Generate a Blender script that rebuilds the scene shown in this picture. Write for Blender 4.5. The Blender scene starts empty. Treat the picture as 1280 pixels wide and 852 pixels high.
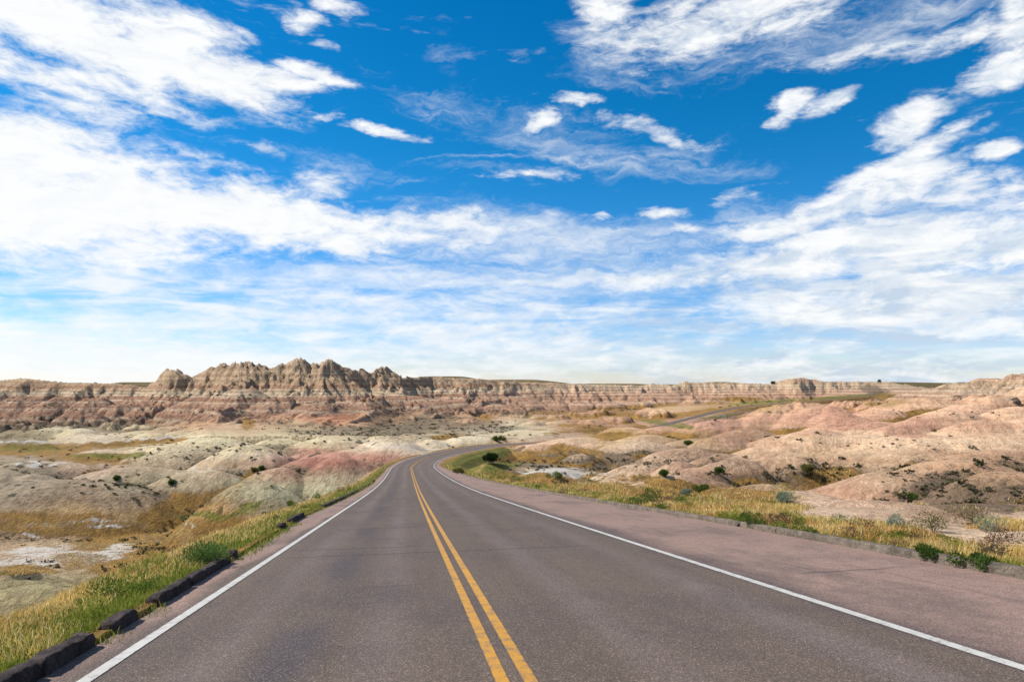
import bpy, math, random, time
import numpy as np
T0 = time.time()
random.seed(7); rng = np.random.default_rng(7)
scene = bpy.context.scene
COL = scene.collection

# ------------------------------------------------------------------ camera
CAM_H = 1.6
F = 853.0                      # focal length in units of a 1280 wide frame (24 mm lens)
HX, HY = 640.0, 480.0          # eye-level row
cam_d = bpy.data.cameras.new('camera'); cam = bpy.data.objects.new('camera', cam_d); COL.objects.link(cam)
cam_d.lens = 24.0; cam_d.sensor_width = 36.0
cam_d.shift_y = (HY - 426) / 1280.0
cam_d.clip_start = 0.1; cam_d.clip_end = 30000
cam.location = (0, 0, CAM_H); cam.rotation_euler = (math.radians(90), 0, 0)
scene.camera = cam

# ------------------------------------------------------------------ light
SUN_DIR = np.array([-0.90, 0.17, 0.0]); SUN_EL = math.radians(44)
_h = math.hypot(SUN_DIR[0], SUN_DIR[1])
sun_az = math.atan2(SUN_DIR[0], SUN_DIR[1])       # clockwise from +Y
to_sun = (math.sin(sun_az)*math.cos(SUN_EL), math.cos(sun_az)*math.cos(SUN_EL), math.sin(SUN_EL))
sd = bpy.data.lights.new('sun', 'SUN'); sd.energy = 5.0; sd.angle = math.radians(0.53); sd.color = (1.0, 0.95, 0.87)
sun = bpy.data.objects.new('sun', sd); COL.objects.link(sun)
from mathutils import Vector, noise as mnoise
sun.rotation_euler = Vector(to_sun).to_track_quat('Z', 'Y').to_euler()
sun.location = (0, 0, 60)
scene.view_settings.view_transform = 'Standard'; scene.view_settings.look = 'None'
scene.view_settings.exposure = 0.52; scene.view_settings.gamma = 1.0
scene.view_settings.use_curve_mapping = False

# ------------------------------------------------------------------ node helper
class N:
    def __init__(s, tree): s.t = tree; s.n = tree.nodes; s.l = tree.links
    def new(s, typ, **kw):
        nd = s.n.new(typ)
        for k, v in kw.items(): setattr(nd, k, v)
        return nd
    def put(s, sock, v):
        if v is None: return
        if isinstance(v, bpy.types.NodeSocket): s.l.new(v, sock)
        elif isinstance(v, (tuple, list)) and sock.type == 'RGBA' and len(v) == 3: sock.default_value = (*v, 1)
        else: sock.default_value = v
    def m(s, op, a, b=None, c=None, clamp=False):
        nd = s.new('ShaderNodeMath', operation=op); nd.use_clamp = clamp
        s.put(nd.inputs[0], a)
        if b is not None: s.put(nd.inputs[1], b)
        if c is not None: s.put(nd.inputs[2], c)
        return nd.outputs[0]
    def vm(s, op, a, b=None, out=0):
        nd = s.new('ShaderNodeVectorMath', operation=op); s.put(nd.inputs[0], a)
        if b is not None:
            if op == 'SCALE': s.put(nd.inputs['Scale'], b)
            else: s.put(nd.inputs[1], b)
        return nd.outputs[out]
    def comb(s, x, y, z):
        nd = s.new('ShaderNodeCombineXYZ'); s.put(nd.inputs[0], x); s.put(nd.inputs[1], y); s.put(nd.inputs[2], z); return nd.outputs[0]
    def sep(s, v):
        nd = s.new('ShaderNodeSeparateXYZ'); s.put(nd.inputs[0], v); return nd.outputs
    def mix(s, f, a, b, mode='MIX'):
        nd = s.new('ShaderNodeMix', data_type='RGBA', blend_type=mode); nd.clamp_factor = True
        s.put(nd.inputs[0], f); s.put(nd.inputs[6], a); s.put(nd.inputs[7], b); return nd.outputs[2]
    def rng(s, v, a, b, c=0.0, d=1.0, smooth=True):
        nd = s.new('ShaderNodeMapRange'); nd.interpolation_type = 'SMOOTHSTEP' if smooth else 'LINEAR'
        s.put(nd.inputs[0], v); s.put(nd.inputs[1], a); s.put(nd.inputs[2], b); s.put(nd.inputs[3], c); s.put(nd.inputs[4], d)
        return nd.outputs[0]
    def noise(s, vec, scale, detail=4, rough=0.55, dist=0.0, lac=2.0, color=False, typ='FBM'):
        nd = s.new('ShaderNodeTexNoise'); s.put(nd.inputs['Vector'], vec)
        nd.inputs['Scale'].default_value = scale; nd.inputs['Detail'].default_value = detail
        nd.inputs['Roughness'].default_value = rough; nd.inputs['Distortion'].default_value = dist
        nd.inputs['Lacunarity'].default_value = lac
        return nd.outputs[1 if color else 0]
    def vor(s, vec, scale, feature='F1', out='Distance', rand=1.0):
        nd = s.new('ShaderNodeTexVoronoi', feature=feature); s.put(nd.inputs['Vector'], vec)
        nd.inputs['Scale'].default_value = scale; nd.inputs['Randomness'].default_value = rand
        return nd.outputs[out]
    def attr(s, name, out='Fac'):
        nd = s.new('ShaderNodeAttribute', attribute_name=name); return nd.outputs[out]
    def pos(s): return s.new('ShaderNodeNewGeometry').outputs['Position']

def lin(c, k=1.0):
    c = np.asarray(c, float) / 255.0
    l = np.where(c <= 0.04045, c/12.92, ((c+0.055)/1.055)**2.4)
    return tuple(float(min(v/k, 0.85)) for v in l)

# ------------------------------------------------------------------ sky with clouds
def build_world():
    w = bpy.data.worlds.new('World'); scene.world = w; w.use_nodes = True
    t = w.node_tree; t.nodes.clear(); g = N(t)
    out = g.new('ShaderNodeOutputWorld'); bg = g.new('ShaderNodeBackground'); bg.inputs['Strength'].default_value = 0.1
    g.l.new(bg.outputs[0], out.inputs[0])
    sky = g.new('ShaderNodeTexSky', sky_type='NISHITA'); sky.sun_disc = False
    sky.sun_elevation = SUN_EL; sky.sun_rotation = sun_az
    sky.altitude = 800; sky.air_density = 1.0; sky.dust_density = 0.3; sky.ozone_density = 3.0
    d = g.vm('NORMALIZE', g.new('ShaderNodeTexCoord').outputs['Generated'])
    x, y, z = g.sep(d)
    hor = g.m('SQRT', g.m('ADD', g.m('MULTIPLY', x, x), g.m('MULTIPLY', y, y)))
    az = g.m('ARCTAN2', x, y)
    el = g.m('DIVIDE', z, g.m('MAXIMUM', hor, 0.02))           # tangent of elevation
    zz = g.m('ADD', g.m('MAXIMUM', z, 0.0), 0.30)
    P = g.comb(g.m('DIVIDE', x, zz), g.m('DIVIDE', y, zz), 0.0)  # position on a cloud deck
    hsv = g.new('ShaderNodeHueSaturation'); hsv.inputs['Hue'].default_value = 0.494
    hsv.inputs['Saturation'].default_value = 1.42; hsv.inputs['Value'].default_value = 1.0
    g.put(hsv.inputs['Color'], sky.outputs[0])
    skycol = g.mix(1.0, hsv.outputs[0], g.mix(g.rng(el, 0.42, 0.03), SKY_TINT, (0.84, 0.84, 1.06)), 'MULTIPLY')
    # warp of the cloud outlines
    A = g.comb(az, el, 0.0)
    wn = g.vm('SUBTRACT', g.noise(g.vm('MULTIPLY', A, (1.0, 1.6, 1)), 5.0, 5, 0.6, color=True), (0.5, 0.5, 0.5))
    Aw = g.vm('ADD', A, g.vm('MULTIPLY', wn, (0.15, 0.085, 0)))
    def blobs(lst, src):
        tot = None
        for (px, py, rx, ry, rot, wt) in lst:
            a0 = math.atan((px-HX)/F); e0 = (HY-py)/F*math.cos(a0)
            ra = rx/F*math.cos(a0)**2; re = ry/F*math.cos(a0)
            mp = g.new('ShaderNodeMapping', vector_type='TEXTURE')
            g.put(mp.inputs[0], src)
            mp.inputs['Location'].default_value = (a0, e0, 0)
            mp.inputs['Rotation'].default_value = (0, 0, math.radians(rot))
            mp.inputs['Scale'].default_value = (ra, re, 1)
            ln = g.vm('LENGTH', mp.outputs[0], out=1)
            v = g.rng(ln, 1.75, 0.15, 0.0, wt)
            tot = v if tot is None else g.m('MAXIMUM', tot, v)
        return tot
    dense = blobs(CLOUD_DENSE, Aw)
    thin = blobs(CLOUD_THIN, Aw)
    # puffs and streaks
    st = g.vm('MULTIPLY', A, (1.0, 2.3, 1))
    puff = g.noise(st, 9.0, 8, 0.6, 0.4)
    fine = g.noise(st, 36.0, 9, 0.68, 0.7)
    rotm = g.new('ShaderNodeMapping'); g.put(rotm.inputs[0], g.vm('ADD', A, g.vm('MULTIPLY', wn, (0.10, 0.16, 0)))); rotm.inputs['Rotation'].default_value = (0, 0, math.radians(16))
    rotm.inputs['Scale'].default_value = (1.0, 6.5, 1)
    wisp = g.noise(rotm.outputs[0], 4.2, 9, 0.64, 0.5)
    hstr = g.noise(g.vm('MULTIPLY', A, (1.0, 8.0, 1)), 3.2, 7, 0.6, 0.6)   # long flat bands near the horizon
    hpuf = g.noise(g.vm('MULTIPLY', A, (1.0, 3.2, 1)), 16.0, 6, 0.62, 0.5)
    nz = g.m('ADD', g.m('MULTIPLY', g.m('SUBTRACT', puff, 0.5), 1.75), g.m('MULTIPLY', g.m('SUBTRACT', fine, 0.5), 0.95))
    cd = g.m('MULTIPLY', g.rng(g.m('ADD', dense, nz), 0.14, 0.92), g.rng(dense, 0.04, 0.24))
    ct = g.m('MULTIPLY', g.rng(g.m('ADD', thin, g.m('ADD', g.m('MULTIPLY', g.m('SUBTRACT', wisp, 0.5), 1.5), g.m('MULTIPLY', g.m('SUBTRACT', fine, 0.5), 0.4))), 0.2, 1.1), 0.85)
    # general cover that thickens to the horizon
    low = g.rng(el, 0.26, 0.05, 0.0, 1.0)
    hz = g.m('ADD', g.m('MULTIPLY', g.m('SUBTRACT', hstr, 0.5), 2.1), g.m('MULTIPLY', g.m('SUBTRACT', hpuf, 0.5), 1.3))
    cl = g.m('MULTIPLY', g.rng(g.m('ADD', g.m('MULTIPLY', low, 0.72), hz), 0.22, 1.02), 0.88)
    # behind the camera: broken cloud everywhere
    back = g.rng(y, 0.35, -0.2, 0.0, 1.0)
    cb = g.m('MULTIPLY', back, g.rng(puff, 0.45, 0.65))
    inv = lambda a: g.m('SUBTRACT', 1.0, a)
    cover = g.m('SUBTRACT', 1.0, g.m('MULTIPLY', g.m('MULTIPLY', inv(cd), inv(ct)), g.m('MULTIPLY', inv(cl), inv(cb))))
    # cloud brightness: sunlit white, grey-blue undersides low on the right
    sh = g.noise(g.vm('ADD', st, (0.012, -0.022, 0)), 9.0, 8, 0.6, 0.4)
    body = g.rng(g.m('ADD', g.m('MULTIPLY', g.m('SUBTRACT', puff, sh), 4.5), 0.5), 0.1, 0.8)
    graz = g.rng(g.noise(g.vm('MULTIPLY', A, (1.0, 5.0, 1)), 7.0, 5, 0.6, 0.4), 0.42, 0.62)
    right = g.m('MULTIPLY', g.rng(az, -0.1, 0.35), g.rng(el, 0.30, 0.0))
    grey = g.m('ADD', g.m('MULTIPLY', inv(body), g.rng(az, -0.5, 0.4, 0.10, 0.50)), g.m('MULTIPLY', g.m('MULTIPLY', graz, right), 1.0), clamp=True)
    ccol = g.mix(grey, CLOUD_WHITE, CLOUD_GREY)
    col = g.mix(cover, skycol, ccol)
    g.put(bg.inputs['Color'], col)
SKY_TINT = (0.30, 0.90, 0.96)
CLOUD_WHITE = (6.85, 6.95, 7.0); CLOUD_GREY = (4.0, 4.8, 5.8)
CLOUD_DENSE = [
 (60,30,200,60,-4,1),(230,60,160,48,-14,1),(330,85,90,20,-14,.9),(395,90,50,13,-12,.85),(60,105,140,28,-4,.8),(180,118,90,18,-8,.7),(20,150,50,14,0,.6),
 (100,212,230,56,-6,1),(60,262,280,62,0,1.1),(260,264,250,46,-3,1.1),(420,282,180,24,-2,.85),(560,280,130,14,2,.6),(330,182,38,12,-6,.6),(405,232,42,22,10,.6),
 (416,312,34,17,-12,.95),(380,20,26,14,-20,.6),(418,8,36,10,6,.7),(300,38,36,9,-10,.55),(415,52,24,6,0,.5),
 (765,18,50,36,-40,.75),(850,42,120,34,8,.8),(920,10,120,34,4,.8),(985,28,48,22,20,.85),(1080,58,110,16,4,.6),(1170,45,110,18,6,.65),(1255,80,56,26,14,.95),(1265,25,40,40,0,.85),
 (495,162,58,8,-2,.75),(715,127,24,6,-4,.75),(795,153,52,13,-8,.8),(840,168,50,9,-12,.6),(678,151,20,9,14,.65),(415,142,22,6,-10,.45),
 (992,133,26,15,40,.85),(1030,125,30,15,30,.75),(1130,160,62,27,24,.95),(1205,163,28,10,20,.7),(1253,196,32,11,14,.9),(1120,215,90,26,18,.8),(1085,245,110,26,14,.9),(970,283,80,14,4,.85),
 (1180,250,70,16,12,.7),(1260,250,30,12,0,.6),(930,240,40,14,10,.5),(824,263,28,9,4,.75),(842,285,24,6,0,.6),
 (1050,315,250,30,5,1),(1210,310,190,50,6,1),(1150,370,260,40,2,.95),(900,340,130,20,6,.8),(660,220,60,5,6,.55),(745,270,16,4,0,.5)]
CLOUD_THIN = [
 (20,180,80,50,0,.75),(640,150,200,28,-10,.42),(720,185,160,24,-14,.55),(560,60,26,70,8,.34),(600,205,110,18,0,.42),(860,200,110,22,-12,.5),(950,235,120,14,-8,.3),
 (620,300,280,40,0,.72),(300,345,420,26,0,.62),(700,350,320,30,0,.75),(200,400,420,22,2,.5),(500,395,300,20,0,.6),(1000,300,280,60,4,.7),(740,60,40,50,30,.55),(1060,30,220,50,0,.5),(880,60,160,40,8,.5),(420,205,130,20,-6,.4)]
build_world()

# ------------------------------------------------------------------ numpy noise
def _hash(ix, iy, seed):
    h = (ix.astype(np.int64)*374761393 + iy.astype(np.int64)*668265263 + seed*974711) & 0xffffffff
    h = ((h ^ (h >> 13)) * 1274126177) & 0xffffffff
    h = ((h ^ (h >> 16)) * 2246822519) & 0xffffffff
    return (h ^ (h >> 15)) & 0xffffffff
def _rnd(ix, iy, seed): return _hash(ix, iy, seed) / 4294967296.0
def perlin(x, y, seed=0):
    ix = np.floor(x); iy = np.floor(y); fx = x-ix; fy = y-iy
    ux = fx*fx*fx*(fx*(fx*6-15)+10); uy = fy*fy*fy*(fy*(fy*6-15)+10)
    def gr(a, b):
        t = _rnd(ix+a, iy+b, seed)*2*math.pi
        return np.cos(t)*(fx-a)+np.sin(t)*(fy-b)
    n = (gr(0,0)*(1-ux)+gr(1,0)*ux)*(1-uy)+(gr(0,1)*(1-ux)+gr(1,1)*ux)*uy
    return n*1.5
def fbm(x, y, o=4, seed=0, g=0.5):
    s = np.zeros_like(x); a = 1.0; t = 0
    for k in range(o):
        s += a*perlin(x*2**k+17.3*k, y*2**k-9.1*k, seed+k); t += a; a *= g
    return s/t
def sstep(a, b, x):
    t = np.clip((x-a)/(b-a), 0, 1); return t*t*(3-2*t)
def smax(a, b, k):
    h = np.clip(0.5+0.5*(a-b)/k, 0, 1); return b*(1-h)+a*h+k*h*(1-h)

# ------------------------------------------------------------------ road centre line (metres)
RP = [(33,-200,17),(10.2,-60,6.6),(5.5,-30,3.7),(0.84,0,0),(-3.0,24.6,-3.07),(-6.9,50,-6.15),(-10.9,76,-8.95),(-14.8,101,-11.3),(-18.2,125,-13.3),
      (-19.0,150,-14.7),(-15.4,172,-15.5),(-9.1,195,-16.3),(-2.8,218,-17.7),(9,250,-20.0),(35,290,-21.8),(67,330,-19.8),(97,370,-16.8),(142,430,-13.2),(261,560,-10.9),(447,750,-5.2),(700,1000,-2)]
def catmull(P, n):
    P = np.array(P, float); P = np.vstack([2*P[0]-P[1], P, 2*P[-1]-P[-2]]); out = []
    for i in range(1, len(P)-2):
        p0,p1,p2,p3 = P[i-1:i+3]; d = lambda a,b: max(np.linalg.norm(a-b),1e-6)**0.5
        t0=0; t1=t0+d(p0,p1); t2=t1+d(p1,p2); t3=t2+d(p2,p3)
        t = np.linspace(t1,t2,n,endpoint=False)[:,None]
        A1=(t1-t)/(t1-t0)*p0+(t-t0)/(t1-t0)*p1; A2=(t2-t)/(t2-t1)*p1+(t-t1)/(t2-t1)*p2; A3=(t3-t)/(t3-t2)*p2+(t-t2)/(t3-t2)*p3
        B1=(t2-t)/(t2-t0)*A1+(t-t0)/(t2-t0)*A2; B2=(t3-t)/(t3-t1)*A2+(t-t1)/(t3-t1)*A3
        out.append((t2-t)/(t2-t1)*B1+(t-t1)/(t2-t1)*B2)
    out.append(P[-2][None]); return np.vstack(out)
_c = catmull(RP, 40)
_s = np.concatenate([[0], np.cumsum(np.hypot(*np.diff(_c[:,:2],axis=0).T))])
RS = np.arange(0, _s[-1], 0.5)
RC = np.stack([np.interp(RS, _s, _c[:,k]) for k in range(3)], 1)
for _ in range(3):                                  # ease the joints of the profile
    k = np.ones(17)/17; pad = np.pad(RC, ((8,8),(0,0)), mode='reflect', reflect_type='odd')
    RC = np.stack([np.convolve(pad[:,j], k, 'valid') for j in range(3)], 1)
RT = np.gradient(RC[:,:2], axis=0); RT /= np.linalg.norm(RT,axis=1)[:,None]
S0 = float(np.interp(0, RC[:,1], RS))               # arc length at the camera
def road_local(x, y):
    """arc length, signed offset (right positive) and road height for points on the plan."""
    s = np.interp(y, RC[:,1], RS)
    for _ in range(7):
        cx = np.interp(s, RS, RC[:,0]); cy = np.interp(s, RS, RC[:,1])
        tx = np.interp(s, RS, RT[:,0]); ty = np.interp(s, RS, RT[:,1])
        s = np.clip(s + 0.8*((x-cx)*tx+(y-cy)*ty), 0, RS[-1])
    cx = np.interp(s, RS, RC[:,0]); cy = np.interp(s, RS, RC[:,1])
    tx = np.interp(s, RS, RT[:,0]); ty = np.interp(s, RS, RT[:,1])
    return s, (x-cx)*ty-(y-cy)*tx, np.interp(s, RS, RC[:,2])
LW, RW = 3.32, 3.86                                  # edge lines left and right of the middle
def lane_f(s): return np.interp(s-S0, [250, 320], [1, .62])
def edge_left(s): return -(LW*lane_f(s) + np.interp(s-S0, [-60, 3, 6, 9, 13, 24, 45, 100, 900], [.33, .33, .38, .48, .62, 1.05, .95, .7, .25]))
def edge_right(s):
    q = s - S0
    return RW*lane_f(s) + np.interp(q, [-60, -5, 5, 18, 50, 75, 100, 125, 300, 900], [2.6, 3.0, 3.35, 3.75, 3.6, 2.7, 1.7, 0.9, 0.3, 0.2])
def road_pt(s, off, dz=0.0):
    s = np.asarray(s, float)
    cx = np.interp(s, RS, RC[:,0]); cy = np.interp(s, RS, RC[:,1]); cz = np.interp(s, RS, RC[:,2])
    tx = np.interp(s, RS, RT[:,0]); ty = np.interp(s, RS, RT[:,1])
    return np.stack([cx+off*ty, cy-off*tx, cz+dz+0*s], -1)

# ------------------------------------------------------------------ terrain grid: rings round the camera, dense where the land is in view
def _rings():
    r = [0.4, 1.2, 2.0, 2.8]
    while r[-1] < 9000:
        c = r[-1]
        f = 0.010 if c < 22 else 0.0036 if c < 520 else 0.0042 if c < 760 else 0.02 if c < 2500 else 0.12
        r.append(c + max(c*f, 0.05))
    return np.array(r)
R = _rings()
TH = np.concatenate([np.arange(-44, 44.01, 0.095), np.arange(46, 316-1, 2.0)])
TH = np.radians(TH); NR, NT = len(R), len(TH)
THg, Rg = np.meshgrid(TH, R); GX = Rg*np.sin(THg); GY = Rg*np.cos(THg)
def pxof(x, y):
    t = np.arctan2(x, y); return HX + F*np.tan(np.clip(t, -1.2, 1.2))
PX = pxof(GX, GY)

FLOOR = [(-8,2,-4),(-14,12,-9),(-30,30,-17),(-50,60,-21),(-51,80,-21.8),(-62,120,-22.5),(-22,100,-19),(-90,200,-22.5),(-150,250,-22.5),(-60,260,-23),(-28,200,-19),(-100,400,-20),
 (-250,430,-22),(-60,380,-20),(0,300,-23),(0,430,-21),(60,600,-20),(200,640,-17),(-60,20,-17),(-200,60,-20),
 (8,5,-.7),(12,20,-2.7),(14,30,-4.0),(15,36,-5),(29,41,-7.6),(40,45,-7.8),(10,60,-8.2),(20,80,-12),(5,120,-16),(13,150,-19),(45,90,-15),(60,60,-11.5),(80,80,-14),(40,170,-20.5),(80,150,-17),
 (100,220,-18),(60,260,-23.5),(150,300,-17),(100,350,-21),(200,400,-16),(260,450,-14),(350,500,-8),(450,700,-3),(160,480,-15),(230,570,-14),(25,20,-3.2),(60,20,-4),
 (0,-30,3),(-40,-50,-8),(60,-50,4),(0,-200,15),(-300,-100,-12),(300,-100,4),(300,200,-6),(-400,200,-20),(400,400,-2)]
def floor_h(x, y):
    rr = np.hypot(x, y)+12; th = np.arctan2(x, y); lw = np.log(rr); num = 0; den = 0
    for fx, fy, fz in FLOOR:
        fr = math.hypot(fx, fy)+12; ft = math.atan2(fx, fy)
        dt = np.abs(th-ft); dt = np.minimum(dt, 2*math.pi-dt)*1.2
        w = 1/(dt*dt+(lw-math.log(fr))**2+0.003)**2.2
        num = num+w*fz; den = den+w
    return num/den

# silhouette of the badlands wall: picture column, row of the crest
TOP = [(-700,476),(-100,477),(0,476.5),(20,474),(35,473.5),(50,475),(75,478),(100,478.5),(145,479.5),(165,482),(185,484),(193,479),(200,474),(210,466),(220,464.5),(228,470),(240,472),(248,470),
 (262,462),(280,457),(288,457),(296,455),(305,454),(309,452),(315,456),(335,460),(350,460),(360,455),(375,449),(385,455),(398,457),(405,452.5),(416,453),(425,459),(440,463),(455,465),(466,468),
 (472,465),(479,461.5),(490,467),(500,472),(515,474),(527,471),(545,471),(600,474),(640,477),(720,480),(760,481),(800,482),(815,480),(840,482),(858,478),(880,478.5),(900,479),(920,480),(930,479),
 (965,480),(980,475),(1000,472),(1015,475),(1030,477),(1100,477),(1200,477.5),(1500,478)]
RIMY = [(-700,560),(-60,520),(60,500),(180,490),(205,475),(260,478),(300,462),(375,468),(440,480),(500,520),(540,575),(600,600),(650,640),(800,700),(1000,720),(1100,780),(1300,820)]
RUN  = [(-700,90),(60,85),(180,75),(205,70),(300,105),(375,110),(440,110),(500,120),(560,105),(700,75),(860,58),(1000,58),(1100,70),(1300,90)]
BACK = [(-700,0),(185,0),(200,1),(480,1),(520,0),(1500,0)]
def ridge_h(x, y, px):
    tp = np.array(TOP, float)
    yr = np.interp(px, *np.array(RIMY, float).T); run = np.interp(px, *np.array(RUN, float).T)
    row = np.interp(px, tp[:,0], tp[:,1])
    ztop = CAM_H + (HY-row)/F*yr
    bz = np.interp(px, [-700,180,260,420,520,700,1000,1300], [-23,-22,-16,-16,-18,-18,-17,-8])
    # spurs and re-entrants along the wall
    n1 = 1-np.abs(fbm(x/75+3, y/170, 2, 11))*2.6
    n2 = 1-np.abs(fbm(x/24+9, y/80, 2, 23))*2.0
    t0 = np.clip((yr-y)/run, 0, 1.2)
    t = (yr - y + (88*(n1-0.55) + 26*(n2-0.6))*(0.05+1.0*t0)*(-1)*np.clip(run/100, .55, 1)) / run
    t = t + 0.03*fbm(x/14, y/14, 3, 5)
    prof = np.interp(t, [0, .06, .16, .26, .45, .7, 1.0, 1.25], [1, .86, .62, .52, .34, .15, .03, -.05])
    z = bz + (ztop-bz)*prof
    zb = np.interp(px, [-700,520,1500], [0.2, 0.2, 0.2])
    bk = np.interp(px, *np.array(BACK, float).T)
    behind = np.where(bk > .5, ztop + (np.minimum(-1.0, ztop-22)-ztop)*sstep(0, 70, y-yr), ztop - 0.004*(y-yr))
    behind = np.minimum(behind, ztop - 0.001*(y-yr))
    z = np.where(t <= 0, np.where(y > yr, behind, ztop), z)
    return z, t

# mounds: picture column and row of the top, distance, half width (m), half depth (m), height (m), shape power, turn (deg)
HILLS = [
 (170,584,140,34,16,8,1.7,6),(60,600,120,26,13,4,1.8,0),(255,588,128,14,11,5,1.7,0),(320,600,104,12,9,5.5,1.6,-15),(395,572,124,15,12,6,1.7,-10),(432,569,118,9,8,4,1.7,0),(350,585,116,9,8,4,1.8,0),
 (262,547,205,26,24,7,1.6,0),(215,556,190,16,14,5,1.7,0),(310,556,180,15,13,5,1.7,0),(420,545,215,24,20,6,1.6,0),(350,548,225,16,15,5,1.7,0),(490,557,168,12,9,3.2,1.8,-10),(445,561,172,12,9,3,1.8,0),
 (65,536,300,26,22,5,1.7,0),(112,543,275,24,16,4.5,1.8,0),(20,548,262,20,14,3.5,1.8,0),(160,540,300,22,16,4,1.8,0),(10,572,205,22,14,3.5,1.8,0),(60,577,185,18,11,3,1.8,0),(130,562,225,18,10,3,1.8,0),
 (250,526,345,17,16,6,1.5,0),(215,533,320,15,14,5,1.6,0),(285,533,305,18,16,5,1.7,0),(320,524,340,18,14,6,1.6,0),(385,514,360,30,24,8,1.4,0),(350,522,345,14,14,5,1.5,0),(425,524,330,20,18,6,1.6,0),(455,528,320,16,14,5,1.6,0),
 (303,487,405,30,42,17,1.15,0),(255,492,420,24,34,14,1.15,0),(345,497,400,22,32,11,1.2,0),(400,503,395,26,30,9,1.4,0),(450,500,420,34,30,11,1.5,0),(510,494,470,46,62,14,1.2,0),(560,500,500,34,40,11,1.2,0),(600,502,520,30,36,10,1.2,0),
 (648,495,560,36,55,13,1.15,0),(620,505,500,24,28,8,1.3,0),(690,500,560,26,32,9,1.2,0),(725,502,560,22,30,8,1.2,0),(760,503,560,24,30,8,1.2,0),(820,490,670,36,40,9,1.3,0),(790,500,600,26,30,7,1.3,0),
 (30,500,430,26,36,14,1.2,0),(75,497,430,24,34,15,1.2,0),(115,500,430,22,32,13,1.2,0),(155,505,425,22,30,12,1.3,0),(-20,502,425,28,34,13,1.2,0),(-80,500,430,30,34,13,1.2,0),(185,508,420,16,26,11,1.3,0),
 (620,528,400,34,22,4,1.7,0),(560,532,360,24,18,3.5,1.8,0),(660,534,340,24,16,3.5,1.8,0),(700,526,350,16,16,4,1.5,0),
 (540,542,265,20,16,4,1.8,0),(590,545,250,16,12,3,1.8,0),(500,547,240,16,12,3,1.8,0),
 (718,547,205,22,16,5,1.7,0),(668,555,196,14,13,4,1.7,0),(800,552,188,22,14,6,1.8,0),(860,560,172,17,12,5,1.8,0),(760,551,196,18,13,5,1.8,0),
 (700,520,400,16,14,5,1.5,0),(740,524,350,16,16,6,1.5,0),(770,521,360,16,16,6,1.6,0),(735,536,285,12,14,5,1.6,0),(780,534,275,24,14,5,1.6,0),(840,532,270,20,13,4,1.7,0),(810,543,240,14,10,3,1.8,0),
 (849,577,110,8.5,8,5,1.7,0),(800,580,116,9,6,3,1.8,0),(768,592,100,6,4,1.6,1.8,0),(905,567,122,12,9,4.5,1.7,12),(958,565,112,14,10,5,1.7,0),(920,575,98,9,6,3,1.7,0),(985,566,100,9,8,3.5,1.8,0),
 (1068,565,100,16,14,5,1.7,0),(1143,564,96,16,15,5,1.6,0),(1250,562,92,20,16,6,1.6,0),(1340,560,90,18,16,6,1.6,0),(1200,575,80,12,10,4,1.8,0),(1120,590,74,9,8,2.5,1.8,0),(1265,590,66,12,9,4,1.8,0),
 (1021,537,150,18,14,6,1.6,0),(1080,543,148,18,12,5,1.8,0),(1150,543,142,24,14,5,1.8,0),(1240,541,140,24,14,5,1.8,0),(1320,541,138,24,14,5,1.8,0),(975,553,150,14,10,4,1.7,0),
 (936,536,205,17,13,5,1.6,0),(985,543,190,12,9,3,1.8,0),(905,545,195,14,10,4,1.8,0),(870,548,205,14,9,3,1.8,0),
 (960,520,260,20,14,6,1.6,0),(1000,518,255,16,14,6,1.6,0),(905,524,262,22,12,5,1.7,0),(1048,515,250,20,14,6,1.6,0),(1100,527,205,22,13,5,1.7,0),(1170,520,200,22,14,6,1.6,0),(1130,531,185,16,9,4,1.8,0),(1230,525,180,22,14,6,1.6,0),(1300,522,180,24,16,7,1.6,0),
 (980,511,330,20,14,5,1.6,0),(1030,508,320,20,13,5,1.6,0),(1000,504,360,20,14,5,1.6,0),(1155,497,300,34,24,10,1.45,0),(1100,512,285,22,15,6,1.6,0),(1210,505,270,26,18,8,1.5,0),(1270,508,240,24,16,8,1.5,0),(1185,512,235,18,12,5,1.7,0),
 (1060,522,225,14,10,4,1.7,0),(1215,492,340,34,26,10,1.3,0),(1165,487,430,30,26,10,1.3,0),(1200,480,420,36,34,15,1.25,0),(1240,473,400,40,40,18,1.25,0),(1290,468,390,46,46,20,1.25,0),(1360,466,380,50,50,20,1.25,0),(1260,486,340,24,22,9,1.3,0),(1300,483,320,26,24,11,1.3,0),(1230,497,310,18,16,6,1.4,0),
 (-5,716,55,14,12,5.5,1.6,0),(75,722,60,13,8,4.5,1.7,-25),(40,735,48,10,6,3,1.8,0),
 (1100,627,37,6,3.5,1.2,1.8,-20),(960,606,46,5,3.5,1.6,1.8,0),(1020,632,40,7,4,1.4,1.9,0),
]
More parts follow.
